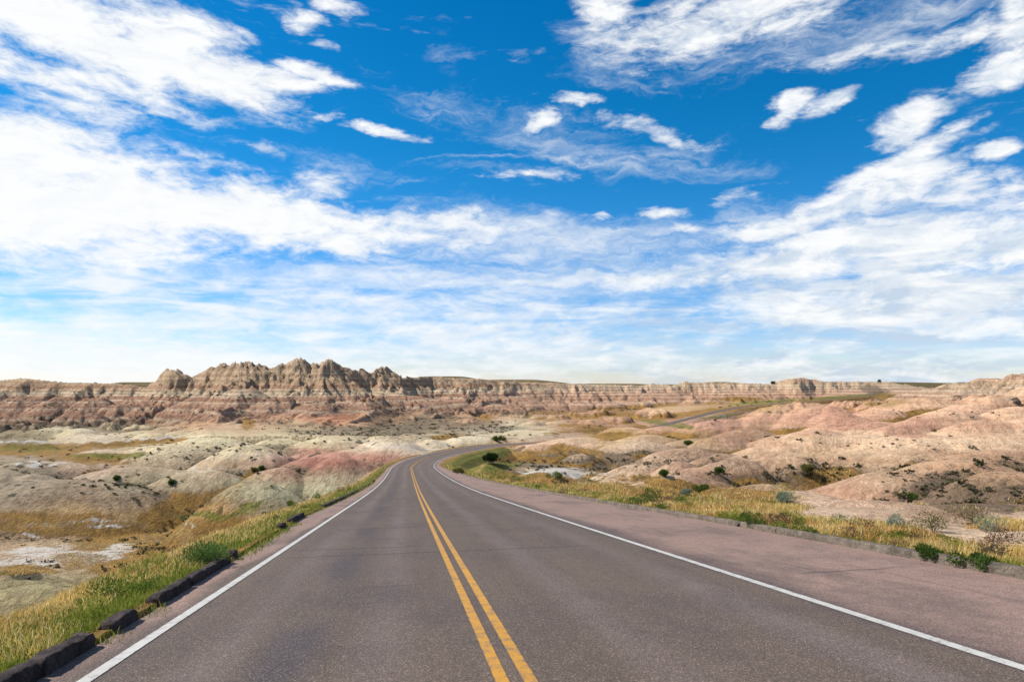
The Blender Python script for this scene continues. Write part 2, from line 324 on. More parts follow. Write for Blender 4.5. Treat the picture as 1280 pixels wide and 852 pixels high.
def hills(h, X, Y, PXv):
    rh = np.random.default_rng(5); lst = []
    for (px,py,yd,ax,ay,H,p,rot) in HILLS:
        lst.append(((px-HX)/F*yd, yd, CAM_H-(py-HY)/F*yd, ax*1.18, ay, H*(1.15 if yd < 300 else 1), p, rot))
    # lesser mounds between them, lying on the floor
    for _ in range(520):
        px = rh.uniform(-150, 1430); yd = math.exp(rh.uniform(math.log(75), math.log(460)))
        x = (px-HX)/F*yd
        if x < -5 and yd < 110: continue
        s_, d_, z_ = road_local(np.array([x]), np.array([yd]))
        if abs(d_[0]) < 13+yd*0.02 or px < 640 and yd < 130: continue
        if px < 190 and 175 < yd < 270: continue
        if yd < 170 and rh.uniform() < (.7 if px < 800 else .25): continue
        fz = floor_h(np.array([x]), np.array([yd]))[0]
        ax = rh.uniform(4.5, 11 if px > 640 else 14)*(0.7+yd/350); H = ax*rh.uniform(.2,.36)
        lst.append((x, yd, fz+H*0.9, ax, ax*rh.uniform(.5,.9), H, rh.uniform(1.4,1.9), rh.uniform(-40,40)))
    for (x0,y0,zt,ax,ay,H,p,rot) in lst:
        reach = max(ax,ay)*1.9
        m = (np.abs(X-x0) < reach) & (np.abs(Y-y0) < reach)
        if not m.any(): continue
        dx = X[m]-x0; dy = Y[m]-y0; c, s = math.cos(math.radians(rot)), math.sin(math.radians(rot))
        u = (dx*c+dy*s)/ax; v = (-dx*s+dy*c)/ay
        wob = 1+0.22*fbm(X[m]/(ax*.9)+x0, Y[m]/(ax*.9)+y0, 2, 31)
        r = np.sqrt(u*u+v*v)*wob
        z = zt - 1.4*H*(np.sqrt(r**2+0.02)**p - 0.02**(p/2))
        h[m] = smax(h[m], z, 0.05*H+0.15)
    return h

def erosion_pass(x, y, dx, dy, cell, seed):
    """cosine gullies running down the slope (dx, dy = direction across the slope, scaled)."""
    px, py = x/cell, y/cell; ix = np.floor(px); iy = np.floor(py); fx = px-ix; fy = py-iy
    va = np.zeros_like(x); gx = np.zeros_like(x); gy = np.zeros_like(x); wt = np.zeros_like(x)
    for i in range(-1, 3):
        for j in range(-1, 3):
            hx = _rnd(ix+i, iy+j, seed)*0.8; hy = _rnd(ix+i, iy+j, seed+50)*0.8
            ox = fx-i-hx+0.4; oy = fy-j-hy+0.4
            w = np.exp(-2.2*(ox*ox+oy*oy)); mag = (ox*dx+oy*dy)*2*math.pi
            c = 2*np.abs(np.cos(mag/2))-1; s = -np.sin(mag)
            va += c*w; gx += s*dx*w; gy += s*dy*w; wt += w
    return va/wt, gx/wt, gy/wt

def grad(h):
    gr = np.gradient(h, axis=0)/np.maximum(np.gradient(R)[:,None], 1e-3)
    gt = np.gradient(h, axis=1)/np.gradient(TH)[None,:]/np.maximum(Rg, 1e-3)
    s, c = np.sin(THg), np.cos(THg)
    return gr*s+gt*c, gr*c-gt*s

def make_height():
    h = floor_h(GX, GY)
    far = sstep(820, 1100, Rg)
    h = h*(1-far) + 0.0*far
    h = h + 0.5*fbm(GX/40, GY/40, 3, 3)*sstep(30, 80, Rg)*(1-far)
    zr, t = ridge_h(GX, GY, PX)
    global GT
    GT = np.where((GY > 250) & (np.abs(THg) < 1.0), t, 9.0)
    front = (GY > 250) & (Rg < 12000) & (np.abs(THg) < 1.0)
    wall = np.where(front, sstep(-0.02, 0.05, t)*(1-sstep(0.8, 1.15, t)), 0)
    h = np.where(front, smax(h, zr, 1.2), h)
    # tablelands on the skyline
    for px, row, yd, hw, hd in [(555,470.5,1500,120,260),(520,472,1350,60,160),(640,474.5,1700,170,260),(175,477.5,1300,70,120),(900,477,900,60,70),(750,479.3,1900,260,300)]:
        x0 = (px-HX)/F*yd; zt = CAM_H-(row-HY)/F*yd
        rr = np.sqrt(((GX-x0)/hw)**2+((GY-yd)/hd)**2)
        h = smax(h, zt-(zt+14)*np.clip(rr-0.35, 0, None)**1.2*0.8, 1.5) if px != 900 else smax(h, zt-(zt+14)*rr**2*.5, 1.0)
    dist_h = h.copy()
    h = hills(h.ravel().copy(), GX.ravel(), GY.ravel(), PX.ravel()).reshape(h.shape)
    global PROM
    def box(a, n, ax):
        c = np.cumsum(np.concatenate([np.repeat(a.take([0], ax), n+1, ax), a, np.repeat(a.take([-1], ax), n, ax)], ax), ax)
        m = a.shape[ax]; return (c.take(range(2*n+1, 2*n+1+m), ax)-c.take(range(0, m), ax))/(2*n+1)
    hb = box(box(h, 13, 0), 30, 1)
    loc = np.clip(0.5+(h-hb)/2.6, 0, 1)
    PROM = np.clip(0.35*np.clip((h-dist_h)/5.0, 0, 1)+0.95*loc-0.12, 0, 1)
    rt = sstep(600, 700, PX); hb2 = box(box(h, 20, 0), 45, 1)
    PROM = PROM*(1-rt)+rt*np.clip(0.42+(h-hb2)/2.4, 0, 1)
    # gullies
    core = (np.abs(THg) < 0.9) & (Rg > 25) & (Rg < 900)
    gx, gy = grad(h); sl = np.hypot(gx, gy)
    big = core * sstep(300, 400, Rg) * sstep(0.10, 0.38, sl)
    nx = np.where(sl > 1e-4, gy/np.maximum(sl,1e-4), 0); ny = np.where(sl > 1e-4, -gx/np.maximum(sl,1e-4), 0)
    strength = sstep(0.02, 0.4, sl)
    m = core & (Rg > 280)
    add = np.zeros_like(h); ax, ay = nx[m]*strength[m]*1.1, ny[m]*strength[m]*1.1
    x, y = GX[m], GY[m]; acc = np.zeros_like(x); ex = np.zeros_like(x); ey = np.zeros_like(x)
    amp, cell = 1.0, 30.0
    for o in range(5):
        va, g1, g2 = erosion_pass(x, y, ax+ey*0.9, ay-ex*0.9, cell, 100+o*7)
        acc += va*amp; ex += g1*amp*0.35; ey += g2*amp*0.35
        amp *= 0.60; cell *= 0.5
    add[m] = acc*3.0*big[m]*np.interp(PX[m], [540,640], [1,1.1])
    wallw = sstep(0.12, 0.5, sl)
    crest = np.interp(PX, [185,200,500,530,760,820], [0.3,.8,.8,.3,.3,.5]); add *= np.where(front, (crest+(1-crest)*sstep(0.0, 0.22, t))*np.interp(t, [.25,.55,.9], [1,.85,.6]), 1)
    h = h + add*(0.35+0.65*wallw)
    # fine rills on the rounded mounds
    m = core & (Rg < 380); gx, gy = grad(h); sl = np.hypot(gx, gy)
    nx = gy/np.maximum(sl,1e-4); ny = -gx/np.maximum(sl,1e-4)
    x, y = GX[m], GY[m]; s2 = sstep(0.03, 0.35, sl[m]); acc = np.zeros_like(x); ex = np.zeros_like(x); ey = np.zeros_like(x)
    amp, cell = 1.0, 9.0
    for o in range(4):
        va, g1, g2 = erosion_pass(x, y, nx[m]*s2+ey*0.8, ny[m]*s2-ex*0.8, cell, 300+o*7)
        acc += va*amp; ex += g1*amp*0.3; ey += g2*amp*0.3; amp *= 0.5; cell *= 0.5
    h[m] += acc*0.20*s2*sstep(20, 60, Rg[m])
    hf = fbm(GX/3.2, GY/3.2, 3, 77); h += 0.10*hf*sstep(8, 30, Rg)*(Rg < 500)
    # road bench: cut and fill
    s, d, z = road_local(GX, GY)
    el, er = edge_left(s), edge_right(s)
    eL = np.clip(el-0.2-d, 0, None); eR = np.clip(d-er-0.25, 0, None)
    q = s-S0
    e = np.where(d < 0, eL, eR)
    nearR = 1-sstep(26, 52, q)
    sR = 0.30*(1-nearR)+0.05*nearR
    wl = np.interp(q, [0, 12, 40, 100], [1.15, 1.2, 1.4, 1.3])
    lowL = z+0.05-0.62*np.clip(eL-wl, 0, None)
    lowR = z+0.0-sR*np.clip(eR-2.0, 0, None)-0.35*np.clip(eR-(4+8*nearR), 0, None)
    low = np.where(d < 0, lowL, lowR)
    high = z+0.07+np.where(d < 0, 0.30, np.interp(q, [0,60,120,190,220], [.25,.25,.3,.35,.7]))*np.clip(e-1.2, 0, None)
    bump = 0.05*fbm(GX/1.1, GY/1.1, 3, 9)*sstep(0.1, 0.8, e)*(Rg < 200)
    hn = np.clip(h, low, high)
    wgt = 1-sstep(30, 60, e) if False else 1.0
    h = np.where((s > 1) & (s < RS[-1]-1) & (e < 90) & (GY > -190), hn, h) + bump
    under = (d > el-0.02) & (d < er+0.02)
    h = np.where(under & (GY > -190), z-0.10-0.0012*Rg, h)
    return h, s, d, e, sl, wall
GZ, GS, GD, GE, GSL, GWALL = make_height()
print('height', time.time()-T0)

def zat(x, y):
    x = np.atleast_1d(np.asarray(x, float)); y = np.atleast_1d(np.asarray(y, float))
    r = np.hypot(x, y); t = np.arctan2(x, y)
    i = np.clip(np.searchsorted(R, r)-1, 0, NR-2); fr = (r-R[i])/(R[i+1]-R[i])
    tt = np.where(t < TH[0], t+2*math.pi, t)
    j = np.clip(np.searchsorted(TH, tt)-1, 0, NT-1); j2 = (j+1) % NT
    w = (TH[j2]-TH[j]) % (2*math.pi); ft = np.clip(((tt-TH[j]) % (2*math.pi))/w, 0, 1)
    return (GZ[i,j]*(1-fr)+GZ[i+1,j]*fr)*(1-ft)+(GZ[i,j2]*(1-fr)+GZ[i+1,j2]*fr)*ft
def ground_at(px, py, start=4.0):
    """where the view ray of a picture position meets the land."""
    ys = np.concatenate([np.arange(start, 60, .1), np.arange(60, 250, .4), np.arange(250, 1500, 1.0)])
    xs = (px-HX)/F*ys; zs = CAM_H-(py-HY)/F*ys; g = zat(xs, ys)
    k = np.argmax(g >= zs)
    return float(xs[k]), float(ys[k]), float(g[k])

# ------------------------------------------------------------------ soil colours and plant cover of the land
def clay(c):                                         # earth colours: a little warmer and less red
    a, b, d = c; m = 0.3*a+0.6*b+0.1*d
    return (m+(a-m)*0.84+6, m+(b-m)*0.85-2, max(0, m+(d-m)*1.0-9))
KS = 1.26
K = 1.72                                            # sunlit brightness of a white surface here
SOIL = [ # picture column, row, colour of the sunlit earth there
 (20,533,165,150,122),(60,540,205,200,170),(110,548,222,212,190),(150,530,195,188,158),(10,545,150,145,125),(200,548,215,208,180),(20,575,180,170,150),(60,585,178,168,148),(15,592,165,158,142),
 (110,575,200,185,165),(200,560,220,210,180),(250,550,222,217,185),(300,562,215,208,178),(230,575,200,190,165),(350,545,215,210,180),(400,552,215,206,175),(430,540,210,198,172),
 (250,527,195,158,133),(300,533,220,198,172),(330,525,210,165,140),(385,513,215,165,142),(425,526,200,145,122),(215,533,205,180,152),(350,533,210,190,160),(460,528,190,160,135),
 (120,584,215,190,175),(200,590,185,172,150),(250,584,222,205,180),(150,600,180,175,152),(100,615,165,150,132),(60,625,160,146,128),(180,625,165,150,132),(250,600,175,165,142),(220,610,178,170,148),(30,610,172,165,148),
 (290,590,205,185,160),(340,580,215,190,172),(335,600,195,195,165),(330,615,190,196,165),(375,610,205,210,180),(410,602,205,205,178),(300,620,165,150,130),(260,635,190,155,110),
 (350,592,190,135,128),(400,571,200,152,140),(440,578,176,116,112),(395,583,174,114,112),(470,575,190,140,130),(440,592,185,155,140),(380,595,150,120,108),(465,592,205,190,165),(440,602,200,190,165),
 (20,655,190,165,130),(100,650,190,160,120),(160,662,195,170,130),(60,675,200,180,150),(100,690,225,208,185),(200,690,200,170,130),(30,700,205,185,160),(250,670,170,145,95),
 (40,740,172,166,134),(110,730,178,174,140),(20,765,168,162,130),(130,745,175,165,130),
 (480,558,242,234,215),(520,565,225,212,190),(540,553,232,225,200),(450,560,215,200,172),(520,543,175,162,138),(470,543,195,185,158),(590,540,220,215,190),(640,533,220,215,190),(640,543,215,208,182),(560,530,185,165,140),(600,525,195,160,135),(680,527,200,180,155),
 (660,557,225,190,165),(720,550,215,190,168),(650,570,195,165,130),(700,570,178,158,135),(740,577,170,150,130),(820,573,170,150,130),(880,575,170,148,130),(800,555,212,192,172),(860,563,190,170,148),(660,585,175,152,125),
 (600,570,150,135,90),(620,590,170,150,110),(700,590,242,232,212),(760,588,200,175,150),(800,580,225,205,180),(850,577,215,172,158),(870,590,205,165,150),(840,597,215,188,165),(800,600,222,200,172),(900,600,190,160,140),
 (770,545,195,165,110),(850,545,190,155,110),(840,532,218,165,152),(880,528,215,165,155),(800,532,222,182,165),(760,524,195,158,135),(735,534,185,150,125),(700,520,190,155,130),(940,538,190,150,130),(920,550,185,145,130),
 (900,512,200,165,115),(870,517,215,185,150),(950,520,215,165,148),(1000,518,222,168,150),(1000,506,215,170,142),(950,510,190,165,115),(1050,512,218,160,145),
 (1000,532,220,172,152),(1000,550,230,200,170),(1100,553,240,210,182),(1200,550,240,212,182),(1260,552,235,205,178),(960,560,222,185,160),(1100,575,225,195,165),(1000,575,222,192,162),(1200,575,222,180,152),(1270,580,210,168,142),
 (960,590,180,150,130),(1000,598,180,152,132),(1050,590,210,180,155),(1100,600,218,190,162),(1200,605,190,155,128),(1250,620,180,148,122),(1150,625,195,152,130),(1120,612,222,188,160),(1050,608,215,165,150),(1085,622,205,150,132),(1180,640,190,155,130),
 (960,605,218,195,165),(1000,630,248,224,200),(1060,640,248,226,204),(1120,640,246,224,202),(1200,665,246,222,200),(1270,668,246,222,200),(940,630,225,190,150),(880,630,205,165,110),(1180,690,205,165,120),(1100,668,210,170,125),
 (1100,520,235,185,160),(1160,505,235,190,162),(1200,515,240,195,170),(1280,520,240,200,172),(1280,505,242,200,175),(1060,525,212,150,135),(1140,535,210,152,138),(1220,535,225,175,152),(1060,498,240,195,165),(1100,490,240,200,175),(1100,499,190,160,110),
 (1180,497,225,175,148),(1240,480,240,195,165),(1200,490,240,190,162)]
# plant cover: column, row, half width, half height, turn, amount
GOLD = [(235,630,75,16,-18,.95),(185,665,100,12,-10,.8),(60,643,90,6,0,.75),(285,612,50,7,-32,.95),(310,602,30,5,-30,.9),(60,655,80,12,0,.6),(100,700,40,12,0,.5),(170,700,60,18,-20,.85),(30,713,40,6,0,.8),(100,664,70,8,0,.6),(265,655,60,12,0,.8),(230,640,60,14,0,.8),
 (190,552,50,4,-4,.9),(130,556,40,5,0,.8),(40,562,80,8,0,.9),(130,572,60,9,0,.85),(70,572,30,4,0,.6),(310,530,8,8,0,.9),(300,577,30,3,-30,.5),(170,567,20,4,0,.8),(115,588,20,3,0,.5),
 (560,546,30,4,0,.85),(650,568,32,9,-6,.95),(690,560,30,8,0,.9),(735,563,25,5,0,.6),(770,545,30,6,0,.95),(770,540,20,4,0,.7),(850,545,30,5,0,.8),(830,538,50,5,8,.7),(870,536,40,5,0,.6),(740,536,20,6,0,.6),(690,524,14,5,0,.4),(605,522,10,4,0,.7),
 (700,605,120,10,6,1),(780,617,90,13,8,1),(860,630,90,15,10,1),(930,625,75,14,6,.95),(830,605,40,9,10,.9),(790,597,40,5,0,.6),(760,595,35,7,0,.8),(650,598,40,7,0,.9),(600,597,40,8,0,.8),(900,645,60,10,12,1),(985,610,30,6,0,.4),
 (980,662,80,9,12,1),(1070,675,110,14,14,1),(1160,690,100,17,12,1),(1250,706,80,18,10,1),(1130,668,60,9,8,.95),(1250,655,40,4,0,.85),(1210,640,30,5,8,.3),(565,577,40,6,0,.7),(520,585,40,4,0,.0),
 (880,515,40,4,-6,.9),(820,520,40,4,-3,.95),(760,520,60,4,0,.7),(950,508,60,3.5,-4,.8),(1040,500,70,3.5,-4,.85),(1085,505,40,5,0,.7),(790,510,60,3,0,.5),(1120,498,30,6,10,.8),(925,499,30,4,0,.7),(700,515,50,3,0,.4),(1270,530,20,2,0,.6),(1000,597,30,4,0,.5)]
GREEN = [(600,571,42,8,-12,1),(625,583,26,7,0,.85),(575,582,26,9,0,.7),(600,592,60,5,4,.6),(700,612,80,5,6,.5),(130,570,50,5,0,.65),(40,560,50,6,0,.55),(265,642,55,6,-4,.7),(310,633,25,4,-10,.7),(170,568,25,4,0,.7),(835,530,40,4,8,.7),(900,520,40,2.5,-6,.6),(960,502,60,2.5,-4,.7),(640,620,40,5,6,.6),(1050,496,70,2,-4,.7),(740,560,10,3,0,.3)]
WHITE = [(75,652,75,3.2,-2,.95),(140,659,30,3.4,7,.95),(178,650,12,5,30,.8),(185,668,30,4,-22,.9),(150,682,55,6,-18,.95),(115,697,36,8,-8,.95),(50,687,45,5,-3,.9),(48,667,12,4,0,.8),(20,702,40,5,-4,.6),(70,702,40,6,-10,.7),(190,677,16,3,-5,.7),(222,663,70,1.6,-7,.8),(190,700,14,6,-30,.7),(60,694,90,9,-4,.5),
 (705,590,55,5,0,1),(660,593,40,3,0,.7),(740,592,30,4,0,.6),(50,580,40,2.2,-2,.8),(30,552,60,1.8,0,.6),(190,548,40,2,-4,.9),(60,571,20,2.5,4,.8),(510,560,70,3,4,.5),(140,552,60,2,0,.4),(880,597,20,3,0,.0),(900,519,14,2.2,0,.6),(1000,549,50,2.5,0,.3),(270,586,60,2.5,2,.5),(1130,655,120,8,8,.3),(1270,652,40,3,0,.5),(460,553,60,2,0,.4)]
SCRUB = [(100,618,100,16,0,.9),(200,625,80,12,0,.85),(150,605,80,8,0,.4),(240,600,50,10,0,.6),(310,618,26,10,-10,.8),(280,603,30,6,-20,.6),(300,590,20,4,0,.8),(400,589,70,5,-4,.75),(325,590,20,8,0,.6),(40,600,50,10,0,.4),(30,580,60,6,0,.35),
 (280,565,90,8,0,.7),(340,555,60,8,0,.7),(200,570,60,6,0,.5),(400,540,40,5,0,.6),(440,545,70,5,0,.75),(520,545,60,5,0,.75),(480,535,80,6,0,.75),(600,535,60,5,0,.6),(620,548,40,3,0,.6),(560,527,60,6,0,.6),(350,527,40,5,0,.4),(40,535,60,7,0,.7),(75,535,16,4,0,.6),(150,535,70,5,0,.6),(100,530,30,3,0,.4),
 (740,577,110,12,0,.95),(690,575,40,8,0,.7),(840,572,80,9,0,.9),(880,560,20,4,0,.3),(660,583,50,6,0,.5),(980,595,60,9,0,.8),(1000,586,35,7,0,.6),(930,596,40,6,0,.9),(1130,590,120,12,0,.45),(1220,615,90,20,4,.85),(1270,590,40,20,0,.7),(1180,625,50,9,10,.6),(1160,555,50,4,0,.4),(1250,575,30,6,0,.3),
 (1060,555,40,4,0,.3),(1160,515,70,6,0,.4),(1200,520,50,5,0,.5),(1050,528,40,4,0,.4),(940,545,50,5,0,.5),(980,535,50,4,0,.3),(1130,540,60,4,0,.3),(1090,487,24,8,30,.8),(1240,555,50,5,0,.35),(900,525,40,4,0,.3),(970,510,60,4,0,.3),(650,515,60,6,0,.4),(760,515,60,6,0,.4),(860,587,40,8,0,.3),(740,535,20,5,0,.4),(450,510,60,8,0,.45),(380,530,50,5,0,.4)]

def paint_land():
    gy = np.where(GY > 2, GY, 2.0)
    row = HY-(GZ-CAM_H)/gy*F; col = PX.copy()
    wx = fbm(GX/16, GY/16, 4, 61); wy = fbm(GX/13+5, GY/13, 4, 67)
    scale = np.clip((row-480)/120, 0.15, 1.6)
    c2 = col + wx*38*scale**.5; r2 = row + wy*14*scale
    c3 = col + fbm(GX/5, GY/5, 4, 62)*26*scale**.5; r3 = row + fbm(GX/5+8, GY/5, 4, 63)*9*scale
    num = np.zeros(GX.shape+(3,)); den = np.zeros(GX.shape)
    for (px,py,a,b,c) in SOIL:
        sx = 20+0.16*max(py-500,0); sy = 4.5+0.065*max(py-500,0)
        q = ((c2-px)/sx)**2+((r2-py)/sy)**2
        w = np.exp(-np.minimum(q,60)*0.8)+1e-5/(1+q)**1.5
        den += w; num += w[...,None]*np.array(lin(clay((a,b,c)), KS))
    soil = num/den[...,None]
    tan = np.array(lin((212, 180, 148), KS)); lum = soil.mean(-1, keepdims=True)/tan.mean()
    wr = (0.42*sstep(740, 860, PX))[...,None]; soil = (soil*(1-wr)+tan*lum*wr)*(1-.10*wr/.42)
    wl_ = (0.35*sstep(640, 520, PX)*(GY < 300))[...,None]; soil = soil*(1-wl_)+soil*np.array([.84,.83,.80])*wl_
    def cover(lst, a, b, soft=1.35):
        t = np.zeros(GX.shape)
        for (px,py,rx,ry,rot,w) in lst:
            m = (np.abs(a-px) < rx*2+ry) & (np.abs(b-py) < ry*2+rx*abs(math.sin(math.radians(rot)))*2+2) & (GY > 2)
            dx = a[m]-px; dy = b[m]-py; c, s = math.cos(math.radians(rot)), math.sin(math.radians(rot))
            q = np.sqrt(((dx*c+dy*s)/rx)**2+((-dx*s+dy*c)/ry)**2)
            t[m] = np.maximum(t[m], w*(1-sstep(0.55, soft, q)))
        return t
    return soil, cover(GOLD, c3, r3), cover(GREEN, c3, r3), cover(WHITE, c3, r3), cover(SCRUB, c2, r2, 1.6), row
SOILC, AGOLD, AGREEN, AWHITE, ASCRUB, GROW = paint_land()
# road verges carry dry grass with a green edge along the tarmac
_q = GS-S0
vergeL = (GD < edge_left(GS)+.1)*(1-sstep(1.0, 2.3, GE+0.5*fbm(GX/2, GY/2, 2, 8)))*(_q < 330)
vergeR = (GD > 0)*(1-sstep(1.5, 3.2, GE+0.6*fbm(GX/2, GY/2, 2, 8)))*(GE > 0)*(_q < 330)
AGOLD = np.maximum(AGOLD, np.maximum(vergeL, vergeR)*0.95)
AGREEN = np.maximum(AGREEN, (GD < 0)*(GE > 0)*(1-sstep(0.5, 1.3, GE))*0.75*(_q < 140))
AWHITE *= (GE > 3)
_rl = np.interp(PX, [0,200,300,450,700,800,1000,1150,1300], [531,528,521,514,513,504,499,500,498])
ROCK = sstep(6, -3, GROW+3*fbm(GX/25, GY/25, 3, 91)-_rl)*sstep(290, 350, GY)
RIGHTW = sstep(560, 760, PX)
PLAIN = sstep(0.0, 0.5, (GT < -0.03)*(1-sstep(0.05, 0.14, GSL))*(1-sstep(0.0, 0.2, GWALL)))*sstep(400, 500, GY)
PLAIN = np.maximum(PLAIN, sstep(900, 1150, Rg))
# plants keep to the drainages between the mounds, soil is paler on the caps, darker and browner in hollows
_mid = (GY > 45)*(GE > 8)*(1-ROCK)
_n = fbm(GX/7, GY/7, 4, 93); _n2 = fbm(GX/22, GY/22, 3, 94)
_rt = sstep(560, 680, PX); lowg = sstep(0.42+.16*_rt, 0.05+.16*_rt, PROM+0.30*_n+0.25*_n2)*_mid*np.clip(GY/60-.5, 0, 1)
ASCRUB = np.clip(ASCRUB*(0.35+0.9*sstep(.95, .35, PROM+.3*_n))+0.50*lowg*(1-0.75*sstep(210, 290, GY)), 0, 1)
AGOLD = np.maximum(AGOLD*np.where(GY > 90, 0.35+0.65*sstep(.9, .45, PROM+.25*_n), 1), 0.95*lowg*sstep(-0.12, 0.2, _n2+0.1)*sstep(560, 700, PX))
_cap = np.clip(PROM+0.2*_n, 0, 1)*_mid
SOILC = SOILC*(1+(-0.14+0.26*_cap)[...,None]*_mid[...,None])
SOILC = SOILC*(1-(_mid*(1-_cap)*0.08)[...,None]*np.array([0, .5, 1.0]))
print('paint', time.time()-T0)

def tag(o, label=None, cat=None, group=None, kind=None):
    if label: o['label'] = label
    if cat: o['category'] = cat
    if group: o['group'] = group
    if kind: o['kind'] = kind
    return o
def mesh_np(name, V, faces, mat=None, parent=None, smooth=True, attrs=None, k=None):
    """faces: int array (n,3) or (n,4)."""
    me = bpy.data.meshes.new(name); V = np.asarray(V, np.float32); faces = np.asarray(faces, np.int32)
    k = faces.shape[1]; n = len(faces)
    me.vertices.add(len(V)); me.vertices.foreach_set('co', V.ravel())
    me.loops.add(n*k); me.loops.foreach_set('vertex_index', faces.ravel())
    me.polygons.add(n); me.polygons.foreach_set('loop_start', np.arange(0, n*k, k, dtype=np.int32))
    try: me.polygons.foreach_set('loop_total', np.full(n, k, np.int32))
    except Exception: pass
    me.polygons.foreach_set('use_smooth', np.full(n, smooth))
    me.update(calc_edges=True)
    for an, arr in (attrs or {}).items():
        arr = np.asarray(arr, np.float32)
        if arr.ndim == 2:
            a = me.attributes.new(an, 'FLOAT_COLOR', 'POINT')
            a.data.foreach_set('color', np.hstack([arr, np.ones((len(arr),1), np.float32)]).ravel())
        else:
            a = me.attributes.new(an, 'FLOAT', 'POINT'); a.data.foreach_set('value', arr)
    o = bpy.data.objects.new(name, me); COL.objects.link(o)
    if mat: me.materials.append(mat)
    if parent: o.parent = parent
    return o
def new_mat(name):
    m = bpy.data.materials.new(name); m.use_nodes = True; t = m.node_tree; t.nodes.clear(); g = N(t)
    b = g.new('ShaderNodeBsdfPrincipled'); o = g.new('ShaderNodeOutputMaterial'); g.l.new(b.outputs[0], o.inputs[0])
    return m, g, b
def bump(g, b, height, strength=1.0, dist=0.1):
    n = g.new('ShaderNodeBump'); n.inputs['Strength'].default_value = strength; n.inputs['Distance'].default_value = dist
    g.put(n.inputs['Height'], height); g.put(b.inputs['Normal'], n.outputs[0]); return n

